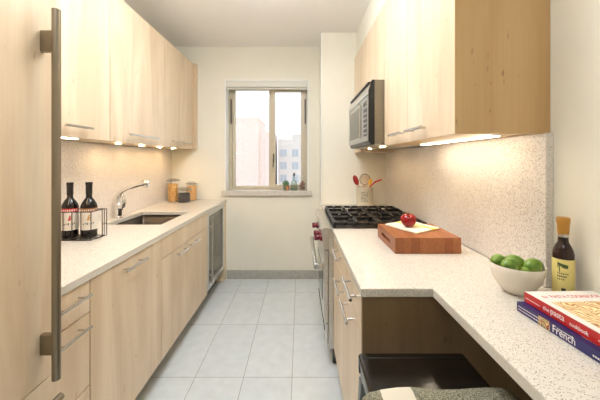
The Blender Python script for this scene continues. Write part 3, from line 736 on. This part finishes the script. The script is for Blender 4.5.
# ------------------------------------------------------------------ bottles in wire rack
M['wine'] = plain('dark_bottle_glass', srgb(16, 10, 10), 0.08, 0.0)
M['cap'] = plain('capsule_black', srgb(22, 20, 20), 0.4)
M['label'] = plain('label_paper', srgb(226, 218, 206), 0.6); M['lred'] = plain('label_red', srgb(184, 34, 34), 0.6); M['lbrown'] = plain('label_brown', srgb(150, 96, 46), 0.6)
M['lgold'] = plain('label_gold', srgb(196, 142, 62), 0.5); M['lblack'] = plain('label_ink', srgb(60, 54, 50), 0.6)
M['wire'] = plain('dark_wire', srgb(44, 36, 28), 0.4, 0.6)
def band(cx, cy, r, a0, a1, z0, z1, n=14, bm=None):
    bm = bm or bm_new(); p = []
    for k in range(n+1):
        a = a0+(a1-a0)*k/n
        p.append((bm.verts.new((cx+r*math.cos(a), cy+r*math.sin(a), z0)), bm.verts.new((cx+r*math.cos(a), cy+r*math.sin(a), z1))))
    for k in range(n): bm.faces.new((p[k][0], p[k+1][0], p[k+1][1], p[k][1]))
    return bm
def vinegar(cx, cy, band_mat, motif, label, z=0.9235):
    t = thing('bottle', label, 'bottle', (cx, cy, z))
    R = 0.042
    obj('glass', lathe(bm_new(), [(0, 0), (R-0.004, 0), (R, 0.005), (R, 0.175), (R-0.004, 0.190), (0.026, 0.212), (0.0155, 0.226), (0.0145, 0.243), (0.0145, 0.25)], cx, cy, z, seg=36), 'wine', t, 50)
    obj('cap', lathe(bm_new(), [(0.0165, 0.244), (0.0165, 0.298), (0.018, 0.300), (0.018, 0.312), (0.016, 0.314), (0, 0.314)], cx, cy, z, seg=24), 'cap', t, 40)
    f = math.atan2(-cy, -cx)
    obj('paper_label', band(cx, cy, R+0.0006, f-1.35, f+1.35, z+0.045, z+0.168), 'label', t, 60)
    obj('label_band', band(cx, cy, R+0.0010, f-1.35, f+1.35, z+0.146, z+0.168), band_mat, t, 60)
    bm = bm_new()
    for k in range(9): band(cx, cy, R+0.0014, f-1.1+k*0.25, f-1.1+k*0.25+0.13, z+0.152, z+0.162, 3, bm)
    obj('band_lettering', bm, 'label', t)
    bm = bm_new()
    for k in range(5): band(cx, cy, R+0.0012, f-0.25+0.04*k, f+0.05+0.07*(k % 3), z+0.100+k*0.006, z+0.105+k*0.006, 4, bm)
    obj('label_motif', bm, motif, t)
    bm = bm_new()
    for k in range(6): band(cx, cy, R+0.0012, f-0.7+0.22*k, f-0.58+0.22*k, z+0.075+(k % 2)*0.004, z+0.082+(k % 3)*0.003, 3, bm)
    obj('label_lettering', bm, 'lblack', t)
    return t
v1 = (-1.322, 1.742); v2 = (-1.222, 1.755)
vinegar(*v1, 'lred', 'lred', 'dark bottle with a red-topped white label, left one in the wire rack')
vinegar(*v2, 'lbrown', 'lgold', 'dark bottle with a brown-topped white label and gold motif, right one in the wire rack')
rk = thing('bottle_rack', 'dark wire rack holding two bottles on the left countertop', 'bottle rack', (-1.27, 1.745, 0.915))
bm = bm_new(); rx0, rx1, ry0, ry1 = -1.375, -1.166, 1.690, 1.805
for zz in (0.9185, 1.075):
    tube(bm, [(rx0, ry0, zz), (rx1, ry0, zz), (rx1, ry1, zz), (rx0, ry1, zz)], 0.0025, 6, closed=True)
for xx in (rx0, -1.322, -1.272, -1.222, rx1):
    tube(bm, [(xx, ry0, 1.075), (xx, ry0, 0.9185), (xx, ry1, 0.9185), (xx, ry1, 1.075)], 0.0025, 6)
for xx in [rx0+0.02*k for k in range(1, 10)]: tube(bm, [(xx, ry0-0.01, 0.9215), (xx, ry1, 0.9215)], 0.002, 6)
obj('basket', bm, 'wire', rk, 60)
hx = rx1+0.04
obj('handle', tube(bm_new(), [(rx1, 1.725, 1.082), (hx, 1.725, 1.082), (hx, 1.725, 0.930), (rx1, 1.725, 0.9185)], 0.0027, 6), 'wire', rk, 60)
obj('handle', tube(bm_new(), [(rx1, 1.765, 1.082), (hx, 1.765, 1.082), (hx, 1.765, 0.930), (rx1, 1.765, 0.9185)], 0.0027, 6), 'wire', rk, 60)
obj('cross_wire', tube(bm_new(), [(hx, 1.725, 1.0), (hx, 1.765, 1.0)], 0.0022, 6), 'wire', rk, 60)

# ------------------------------------------------------------------ canisters
M['pasta'] = noisy('dry_pasta', srgb(244, 206, 122), srgb(254, 234, 176), 90, 0.6)
M['beans'] = noisy('dark_beans', srgb(34, 30, 34), srgb(70, 62, 66), 120, 0.4)
M['lentils'] = noisy('orange_lentils', srgb(232, 168, 100), srgb(246, 200, 130), 200, 0.6)
def canister(cx, cy, R, H, fill, fmat, label, kind):
    z = 0.9145; t = thing('glass_canister', label, 'canister', (cx, cy, z), 'glass canisters')
    obj('glass', lathe(bm_new(), [(0, 0), (R-0.004, 0), (R, 0.005), (R, H-0.02), (R-0.005, H-0.012), (R-0.005, H-0.004)], cx, cy, z, seg=32, cap=False), 'jar', t, 40)
    lid = obj('lid', lathe(bm_new(), [(R-0.008, H-0.012), (R+0.009, H-0.006), (R+0.009, H+0.002), (R-0.002, H+0.010), (R*0.6, H+0.018), (0, H+0.020)], cx, cy, z, seg=32), 'lidglass', t, 40)
    bm = tube(bm_new(), [(cx+(R+0.005)*math.cos(a), cy+(R+0.005)*math.sin(a), z+H-0.006) for a in [2*PI*k/28 for k in range(28)]], 0.002, 6, closed=True)
    tube(bm, [(cx+R+0.004, cy, z+H-0.03), (cx+R+0.018, cy, z+H-0.01), (cx+R+0.014, cy, z+H+0.012), (cx+R-0.004, cy, z+H+0.01)], 0.0028, 8)
    obj('wire_clasp', bm, 'nickel', t, 60)
    if kind == 'pasta':
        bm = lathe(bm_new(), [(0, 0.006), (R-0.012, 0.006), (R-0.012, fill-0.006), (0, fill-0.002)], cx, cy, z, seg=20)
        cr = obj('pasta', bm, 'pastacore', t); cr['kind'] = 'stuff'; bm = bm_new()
        for k in range(230):
            a = random.random()*2*PI; hh = 0.012+random.random()*(fill-0.018); rr = R-0.010
            d = Vector((random.uniform(-1, 1), random.uniform(-1, 1), random.uniform(-1, 1))).normalized()*0.0055
            p = Vector((cx+rr*math.cos(a), cy+rr*math.sin(a), z+hh)); q = p+Vector((-0.2*math.cos(a), -0.2*math.sin(a), 0))*0.02
            tan = Vector((-math.sin(a), math.cos(a), 0))*d.x+Vector((0, 0, d.z))
            tube(bm, [p-tan, p+Vector((math.cos(a), math.sin(a), 0))*0.0025, p+tan], 0.003, 5)
        o = obj('pasta', bm, fmat, t, 60); o['kind'] = 'stuff'
    else:
        o = obj('contents', lathe(bm_new(), [(0, 0.005), (R-0.006, 0.005), (R-0.004, 0.009), (R-0.004, fill-0.005), (R-0.012, fill), (0, fill+0.004)], cx, cy, z, seg=28), fmat, t, 40); o['kind'] = 'stuff'
canister(-1.380, 3.29, 0.059, 0.232, 0.200, 'pasta', 'tall glass canister of golden pasta in the back left corner of the counter', 'pasta')
canister(-1.215, 3.40, 0.055, 0.192, 0.160, 'lentils', 'glass canister of orange lentils behind the jar of dark beans', 'l')
canister(-1.240, 3.245, 0.063, 0.142, 0.098, 'beans', 'low glass jar of dark beans in front of the other canisters', 'b')

# ------------------------------------------------------------------ lime bowl
M['bowl'] = plain('cream_ceramic', srgb(226, 216, 200), 0.3)
lx, ly, lz = 0.742, 1.037, 0.9145
bw = obj('fruit_bowl', lathe(bm_new(), [(0, 0.0), (0.036, 0), (0.040, 0.004), (0.056, 0.022), (0.071, 0.048), (0.078, 0.074), (0.0815, 0.096), (0.080, 0.098), (0.078, 0.096), (0.073, 0.072), (0.066, 0.048), (0.050, 0.024), (0.030, 0.010), (0, 0.008)], lx, ly, lz, seg=48), 'bowl', None, 60)
tag(bw, 'cream ceramic bowl of limes on the right countertop', 'bowl')
def lime_mat():
    T = NT('lime_skin'); mp = mapped(T, (1, 1, 1)); n = T.n('ShaderNodeTexNoise', Scale=25.0, Detail=3.0); T.l(mp.outputs[0], n.inputs['Vector'])
    T.l(ramp(T, n.outputs['Fac'], [(0.3, srgb(66, 108, 30)), (0.68, srgb(146, 170, 66))]), T.b.inputs['Base Color'])
    n2 = T.n('ShaderNodeTexNoise', Scale=500.0); T.l(mp.outputs[0], n2.inputs['Vector'])
    bp = T.n('ShaderNodeBump', Strength=0.15, Distance=0.001); T.l(n2.outputs['Fac'], bp.inputs['Height']); T.l(bp.outputs[0], T.b.inputs['Normal'])
    T.b.inputs['Roughness'].default_value = 0.32; return T.m
M['lime'] = lime_mat()
def limefn(v):
    a = abs(v.x)
    if a > 0.9: v = Vector((v.x*(1+0.16*((a-0.9)/0.1)), v.y, v.z))
    return v
limes = [((-0.034, -0.018, 0.098), 0.2, 0.0, 'large dark lime at the front left of the bowl'),
         ((-0.042, 0.030, 0.096), 0.6, 0.2, 'lime at the back left of the bowl'),
         ((0.012, 0.028, 0.094), -0.5, 0.1, 'lime at the back middle of the bowl'),
         ((0.046, -0.012, 0.094), 0.1, -0.2, 'lime at the right of the bowl, against the rim'),
         ((0.004, -0.030, 0.076), 1.3, 0.0, 'small lime low between the two front limes'),
         ((0.005, 0.0, 0.042), 0.9, 0.0, 'lime hidden low in the middle of the bowl')]
for i, (p, rz, ry, lb) in enumerate(limes[:5]):
    sc = 0.8 if i == 4 else 1
    o = obj('lime', ellip(bm_new(), (lx+p[0], ly+p[1], lz+p[2]), (0.031*sc, 0.024*sc, 0.024*sc), rot=Matrix.Rotation(rz, 4, 'Z') @ Matrix.Rotation(ry, 4, 'Y'), fn=limefn), 'lime', None, 80)
    tag(o, lb, 'lime', 'limes in the bowl')

# ------------------------------------------------------------------ oil bottle
M['yellow'] = plain('yellow_label', srgb(228, 212, 134), 0.6); M['corkcap'] = plain('ochre_cap', srgb(184, 132, 50), 0.45)
M['olive'] = plain('olive_ink', srgb(70, 86, 44), 0.6)
M['darkred'] = plain('dark_red_glass', srgb(38, 14, 10), 0.08)
ox, oy, oz = 0.853, 0.982, 0.9145; R = 0.0285
t = thing('vinegar_bottle', 'dark vinegar bottle with ochre cap and yellow label standing by the right wall', 'bottle', (ox, oy, oz))
obj('glass', lathe(bm_new(), [(0, 0), (R-0.003, 0), (R, 0.004), (R, 0.150), (R-0.003, 0.163), (0.020, 0.176), (0.0145, 0.186), (0.0135, 0.198), (0.0135, 0.215)], ox, oy, oz, seg=32), 'darkred', t, 50)
obj('collar', lathe(bm_new(), [(0.0140, 0.203), (0.0140, 0.215)], ox, oy, oz, seg=24, cap=False), 'nickel', t, 40)
obj('cap', lathe(bm_new(), [(0.0150, 0.213), (0.0165, 0.245), (0.0175, 0.247), (0.0185, 0.262), (0.016, 0.266), (0, 0.266)], ox, oy, oz, seg=24), 'corkcap', t, 40)
f0 = math.atan2(-oy, -ox)
obj('paper_label', band(ox, oy, R+0.0005, f0-1.9, f0+1.5, oz+0.018, oz+0.135), 'yellow', t, 60)
bm = bm_new()
for k in range(6): band(ox, oy, R+0.0009, f0-0.5+0.10*k, f0-0.33+0.15*k, oz+0.118-0.002*k, oz+0.124-0.001*k, 3, bm)
band(ox, oy, R+0.0009, f0-0.36, f0-0.28, oz+0.095, oz+0.122, 2, bm); band(ox, oy, R+0.0009, f0-0.5, f0-0.42, oz+0.108, oz+0.125, 2, bm)
obj('olive_branch', bm, 'olive', t)
bm = bm_new()
for k in range(3):
    for j in range(6-k): band(ox, oy, R+0.0009, f0-0.5+0.17*j, f0-0.42+0.17*j+0.03*(k % 2), oz+0.088-k*0.009, oz+0.093-k*0.009, 2, bm)
band(ox, oy, R+0.0009, f0-0.16, f0+0.22, oz+0.024, oz+0.045, 4, bm)
obj('label_lettering', bm, 'lblack', t)

# ------------------------------------------------------------------ books
M['pages'] = plain('book_pages', srgb(232, 224, 206), 0.8)
M['bred'] = plain('red_spine', srgb(186, 26, 28), 0.35); M['bblue'] = plain('navy_spine', srgb(40, 36, 94), 0.35)
M['bwhite'] = plain('cover_white', srgb(236, 230, 222), 0.3)
M['ink_w'] = plain('white_ink', srgb(238, 232, 228), 0.5); M['ink_r'] = plain('red_ink', srgb(196, 60, 54), 0.5)
def food_mat(name, cols, sc):
    T = NT(name); mp = mapped(T, (1, 1, 1))
    n = T.n('ShaderNodeTexNoise', Scale=sc*0.4, Detail=2.0); T.l(mp.outputs[0], n.inputs['Vector'])
    mx = T.n('ShaderNodeMix', data_type='RGBA', blend_type='ADD'); mx.inputs[0].default_value = 0.12
    T.l(mp.outputs[0], mx.inputs[6]); T.l(n.outputs['Color'], mx.inputs[7])
    w_ = T.n('ShaderNodeTexWave', wave_type='BANDS', bands_direction='DIAGONAL'); w_.inputs['Scale'].default_value = sc; w_.inputs['Distortion'].default_value = 7; w_.inputs['Detail'].default_value = 2
    T.l(mx.outputs[2], w_.inputs['Vector'])
    T.l(ramp(T, w_.outputs['Fac'], cols), T.b.inputs['Base Color']); T.b.inputs['Roughness'].default_value = 0.3
    return T.m
M['pastapic'] = food_mat('pasta_photo', [(0.0, srgb(168, 100, 54)), (0.25, srgb(214, 164, 92)), (0.6, srgb(240, 212, 150)), (1.0, srgb(250, 232, 190))], 34)
M['foodpic'] = food_mat('food_photo', [(0.0, srgb(90, 40, 24)), (0.4, srgb(220, 120, 60)), (0.7, srgb(236, 214, 180)), (1.0, srgb(120, 140, 60))], 40)
def book(name, label, x0, x1, y0, y1, z0, z1, spine, cover, rot, cat='book'):
    """spine on -X; built square, then turned by rot about the far spine corner"""
    t = thing(name, label, cat, (x0, y1, z0)); c = 0.0025
    obj('pages', B(x0+0.004, x1-0.004, y0+0.004, y1-0.004, z0+c, z1-c), 'pages', t)
    bm = B(x0, x1, y0, y1, z0, z0+c); box(bm, x0, x1, y0, y1, z1-c, z1)
    obj('cover', bm, cover, t)
    obj('spine', B(x0-0.001, x0+0.003, y0, y1, z0, z1, bev=0.001), spine, t)
    t.rotation_euler = (0, 0, rot); return t
zb = 0.9146
b = book('cookbook', 'navy blue French cookbook underneath the red one', 0.652, 0.872, 0.625, 0.910, zb, zb+0.0265, 'bblue', 'bblue', 0.055)
xs = 0.6508
obj('spine_picture', B(xs-0.0003, xs, 0.797, 0.833, zb+0.001, zb+0.0255), 'foodpic', b)
text_part('spine_title', 'French', 0.027, (xs, 0.790, zb+0.005), (0, -1, 0), (0, 0, 1), 'ink_w', b, sx=0.85)
bm = bm_new()
for k in range(9): box(bm, xs-0.0003, xs, 0.776-k*0.0052-0.0038, 0.776-k*0.0052, zb+0.0195, zb+0.0195+0.0022)
obj('spine_lettering', bm, 'ink_w', b)

bm = bm_new()
for k in range(15): box(bm, xs-0.0003, xs, 0.903-k*0.0052-0.0038, 0.903-k*0.0052, zb+0.0155, zb+0.0155+0.0022)
obj('spine_lettering', bm, 'ink_w', b)

bm = bm_new()
for k in range(15): box(bm, xs-0.0003, xs, 0.903-k*0.0052-0.0038, 0.903-k*0.0052, zb+0.007, zb+0.007+0.0022)
obj('spine_lettering', bm, 'ink_w', b)

bm = bm_new()
for k in range(6): box(bm, xs-0.0003, xs, 0.686-k*0.0052-0.0038, 0.686-k*0.0052, zb+0.007, zb+0.007+0.004)
obj('spine_lettering', bm, 'ink_w', b)

obj('cover_picture', B(0.668, 0.865, 0.632, 0.73, zb+0.0265, zb+0.0268), 'foodpic', b)
z2 = zb+0.0272; z3 = z2+0.029
b = book('cookbook', 'red-spined pasta cookbook with a white cover, on top of the blue book', 0.674, 0.884, 0.630, 0.910, z2, z3, 'bred', 'bwhite', 0.03)
xs = 0.6728
text_part('spine_title', 'pasta', 0.024, (xs, 0.818, z2+0.010), (0, -1, 0), (0, 0, 1), 'ink_w', b, sx=0.85)
text_part('spine_lettering', 'the', 0.016, (xs, 0.842, z2+0.010), (0, -1, 0), (0, 0, 1), 'ink_w', b)
text_part('spine_lettering', 'cookbook', 0.015, (xs, 0.762, z2+0.009), (0, -1, 0), (0, 0, 1), 'ink_w', b, sx=0.8)
bm = bm_new()
for k in range(10): box(bm, xs-0.0003, xs, 0.903-k*0.0052-0.0038, 0.903-k*0.0052, z2+0.012, z2+0.012+0.0022)
obj('spine_lettering', bm, 'ink_w', b)

bm = bm_new()
for k in range(8): box(bm, xs-0.0003, xs, 0.690-k*0.0052-0.0038, 0.690-k*0.0052, z2+0.012, z2+0.012+0.0022)
obj('spine_lettering', bm, 'ink_w', b)

text_part('cover_title', 'PASTA COOKBOOK', 0.024, (0.722, 0.866, z3), (1, 0, 0), (0, 1, 0), 'ink_r', b, sx=0.68)
text_part('cover_lettering', 'the', 0.020, (0.697, 0.867, z3), (1, 0, 0), (0, 1, 0), 'ink_r', b, sx=0.6)
obj('cover_picture', B(0.697, 0.880, 0.634, 0.842, z3, z3+0.0003), 'pastapic', b)

# ------------------------------------------------------------------ stool and throw
M['leather'] = noisy('black_leather', srgb(14, 11, 9), srgb(28, 21, 15), 60, 0.2, bump=0.08)
M['leggrey'] = plain('grey_metal_leg', srgb(118, 124, 122), 0.4, 0.6)
t = thing('bar_stool', 'black leather-topped bar stool pulled up under the right desk counter', 'stool', (0.355, 0.83, 0))
obj('seat', B(0.186, 0.527, 0.68, 0.980, 0.690, 0.746, bev=0.012, seg=4), 'leather', t, 40)
obj('seam', tube(bm_new(), [(0.185, 0.948, 0.70), (0.186, 0.948, 0.738), (0.198, 0.948, 0.7465), (0.515, 0.948, 0.7465), (0.527, 0.948, 0.738), (0.528, 0.948, 0.70)], 0.0012, 6), 'black', t, 60)
obj('seat_frame', B(0.20, 0.513, 0.69, 0.965, 0.655, 0.690), 'black', t)
for sx, ex in ((0.205, 0.175), (0.508, 0.535)):
    for sy, ey in ((0.70, 0.675), (0.955, 0.985)):
        bm = bm_new(); w2 = 0.016
        for z, x, y in ((0.672, sx, sy), (0.0, ex, ey)):
            for a, b_ in ((-1, -1), (1, -1), (1, 1), (-1, 1)): bm.verts.new((x+a*w2, y+b_*w2, z))
        bm.verts.ensure_lookup_table(); v = bm.verts
        bm.faces.new((v[0], v[1], v[2], v[3])); bm.faces.new((v[7], v[6], v[5], v[4]))
        for k in range(4): bm.faces.new((v[k], v[4+k], v[4+(k+1) % 4], v[(k+1) % 4]))
        bmesh.ops.recalc_face_normals(bm, faces=bm.faces[:])
        obj('leg', bm, 'leggrey', t)
bm = bm_new()
tube(bm, [(0.187, 0.685, 0.25), (0.187, 0.975, 0.25)], 0.009); tube(bm, [(0.524, 0.685, 0.25), (0.524, 0.975, 0.25)], 0.009)
obj('footrest', bm, 'leggrey', t, 40)
def throw_mat():
    T = NT('tweed'); mp = mapped(T, (1, 1, 1))
    n = T.n('ShaderNodeTexNoise', Scale=320.0, Detail=3.0, Roughness=0.8); T.l(mp.outputs[0], n.inputs['Vector'])
    c = ramp(T, n.outputs['Fac'], [(0.36, srgb(66, 62, 46)), (0.5, srgb(122, 118, 96)), (0.64, srgb(186, 180, 158))])
    sp = T.n('ShaderNodeSeparateXYZ'); T.l(mp.outputs[0], sp.inputs[0])
    g = T.n('ShaderNodeMath', operation='GREATER_THAN'); g.inputs[1].default_value = -0.155; T.l(sp.outputs[0], g.inputs[0])
    l_ = T.n('ShaderNodeMath', operation='LESS_THAN'); l_.inputs[1].default_value = -0.072; T.l(sp.outputs[0], l_.inputs[0])
    mu = T.n('ShaderNodeMath', operation='MULTIPLY'); T.l(g.outputs[0], mu.inputs[0]); T.l(l_.outputs[0], mu.inputs[1])
    mx = T.n('ShaderNodeMix', data_type='RGBA'); T.l(mu.outputs[0], mx.inputs[0]); T.l(c, mx.inputs[6]); mx.inputs[7].default_value = srgb(216, 206, 186)
    T.l(mx.outputs[2], T.b.inputs['Base Color']); T.b.inputs['Roughness'].default_value = 0.95
    bp = T.n('ShaderNodeBump', Strength=0.7, Distance=0.002); T.l(n.outputs['Fac'], bp.inputs['Height']); T.l(bp.outputs[0], T.b.inputs['Normal'])
    return T.m
M['tweed'] = throw_mat()
prof = [(0.150, 0.50), (0.155, 0.62), (0.160, 0.70), (0.168, 0.735), (0.185, 0.751), (0.22, 0.758)]+[(0.22+0.31*k/8, 0.758+0.002*math.sin(k*1.3)) for k in range(1, 8)]+[(0.535, 0.757), (0.558, 0.751), (0.572, 0.730), (0.577, 0.70), (0.58, 0.60)]
bm = bm_new(); ny = 14; rows = []
for j in range(ny):
    y = 0.60+(0.803-0.60)*j/(ny-1)
    edge = 0.004*math.sin(j*1.7)
    inner = []; outer = []
    for i, (x, z) in enumerate(prof):
        a = prof[max(i-1, 0)]; b_ = prof[min(i+1, len(prof)-1)]; d = Vector((b_[0]-a[0], 0, b_[1]-a[1])).normalized(); n_ = Vector((-d.z, 0, d.x))
        th = 0.010*(1 if j < ny-1 else 0.55)
        p = Vector((x, y+(0.004*math.sin(i*1.1) if j == ny-1 else 0), z+edge*0.2))
        outer.append(bm.verts.new(p+n_*th*0.5)); inner.append(bm.verts.new(p-n_*th*0.5))
    rows.append(outer+inner[::-1])
for a, b_ in zip(rows, rows[1:]):
    n = len(a)
    for k in range(n): bm.faces.new((a[k], a[(k+1) % n], b_[(k+1) % n], b_[k]))
n = len(prof)
for rw in (rows[0], rows[-1]):
    for k in range(n-1): bm.faces.new((rw[k], rw[k+1], rw[2*n-2-k], rw[2*n-1-k]))
bmesh.ops.recalc_face_normals(bm, faces=bm.faces[:])
tag(obj('throw_blanket', bm, 'tweed', None, 60), 'grey-green tweed throw with a white stripe draped over the black stool', 'throw')

# ------------------------------------------------------------------ window sill things
M['plant'] = noisy('succulent_green', srgb(60, 96, 70), srgb(126, 160, 120), 60, 0.6); M['terra'] = plain('terracotta', srgb(190, 132, 84), 0.7)
M['potgrey'] = plain('grey_green_pot', srgb(120, 132, 108), 0.6); M['shell'] = noisy('brown_shells', srgb(110, 62, 40), srgb(186, 140, 110), 60, 0.5)
z = 1.0145
t = thing('potted_plant', 'small green bushy plant in a grey-green pot on the window sill', 'potted plant', (-0.165, 3.52, z))
obj('pot', lathe(bm_new(), [(0, 0), (0.024, 0), (0.033, 0.055), (0.036, 0.06), (0.030, 0.06), (0.028, 0.05), (0, 0.05)], -0.165, 3.52, z, seg=24), 'potgrey', t, 40)
bm = bm_new()
for k in range(70):
    a = random.random()*2*PI; e = random.random()*PI/2; rr = 0.034
    d = Vector((math.cos(a)*math.cos(e), math.sin(a)*math.cos(e), math.sin(e)*0.9))
    ellip(bm, Vector((-0.165, 3.52, z+0.072))+d*rr, (0.009, 0.009, 0.012), sub=1)
ellip(bm, (-0.165, 3.52, z+0.072), (0.034, 0.034, 0.028), sub=2)
o = obj('foliage', bm, 'plant', t, 60); o['kind'] = 'stuff'
tag(obj('terracotta_pot', lathe(bm_new(), [(0, 0), (0.014, 0), (0.019, 0.05), (0.021, 0.055), (0.016, 0.055), (0.014, 0.01), (0, 0.01)], -0.145, 3.475, z, seg=20), 'terra', None, 40), 'tiny terracotta pot in front of the plant on the window sill', 'pot')
t = thing('glass_bottle', 'small clear glass bottle with a dark stopper on the window sill', 'bottle', (-0.068, 3.50, z))
obj('glass', lathe(bm_new(), [(0, 0), (0.034, 0), (0.038, 0.006), (0.038, 0.085), (0.028, 0.108), (0.011, 0.125), (0.010, 0.17)], -0.068, 3.50, z, seg=28, cap=False), glass_thin('greenish_glass', (0.72, 0.80, 0.74, 1), 0.12), t, 50)
obj('stopper', lathe(bm_new(), [(0.009, 0.165), (0.012, 0.172), (0.012, 0.20), (0, 0.202)], -0.068, 3.50, z, seg=16), 'dkalu', t, 40)
t = thing('glass_jar', 'clear lidded glass jar of brown shells at the right end of the window sill', 'jar', (0.028, 3.52, z))
obj('glass', lathe(bm_new(), [(0, 0), (0.038, 0), (0.045, 0.01), (0.052, 0.07), (0.044, 0.12), (0.036, 0.14), (0.040, 0.15)], 0.028, 3.52, z, seg=28, cap=False), 'jar', t, 50)
obj('lid', lathe(bm_new(), [(0.042, 0.150), (0.042, 0.158), (0.030, 0.175), (0.010, 0.188), (0.012, 0.205), (0, 0.215)], 0.028, 3.52, z, seg=24), 'jar', t, 50)
bm = bm_new()
for k in range(34):
    a = random.random()*2*PI; rr = random.random()*0.028
    ellip(bm, (0.028+rr*math.cos(a), 3.52+rr*math.sin(a), z+0.015+random.random()*0.085), (0.013, 0.009, 0.010), sub=1, rot=Matrix.Rotation(random.random()*3, 4, 'Y'))
o = obj('shells', bm, 'shell', t, 60); o['kind'] = 'stuff'
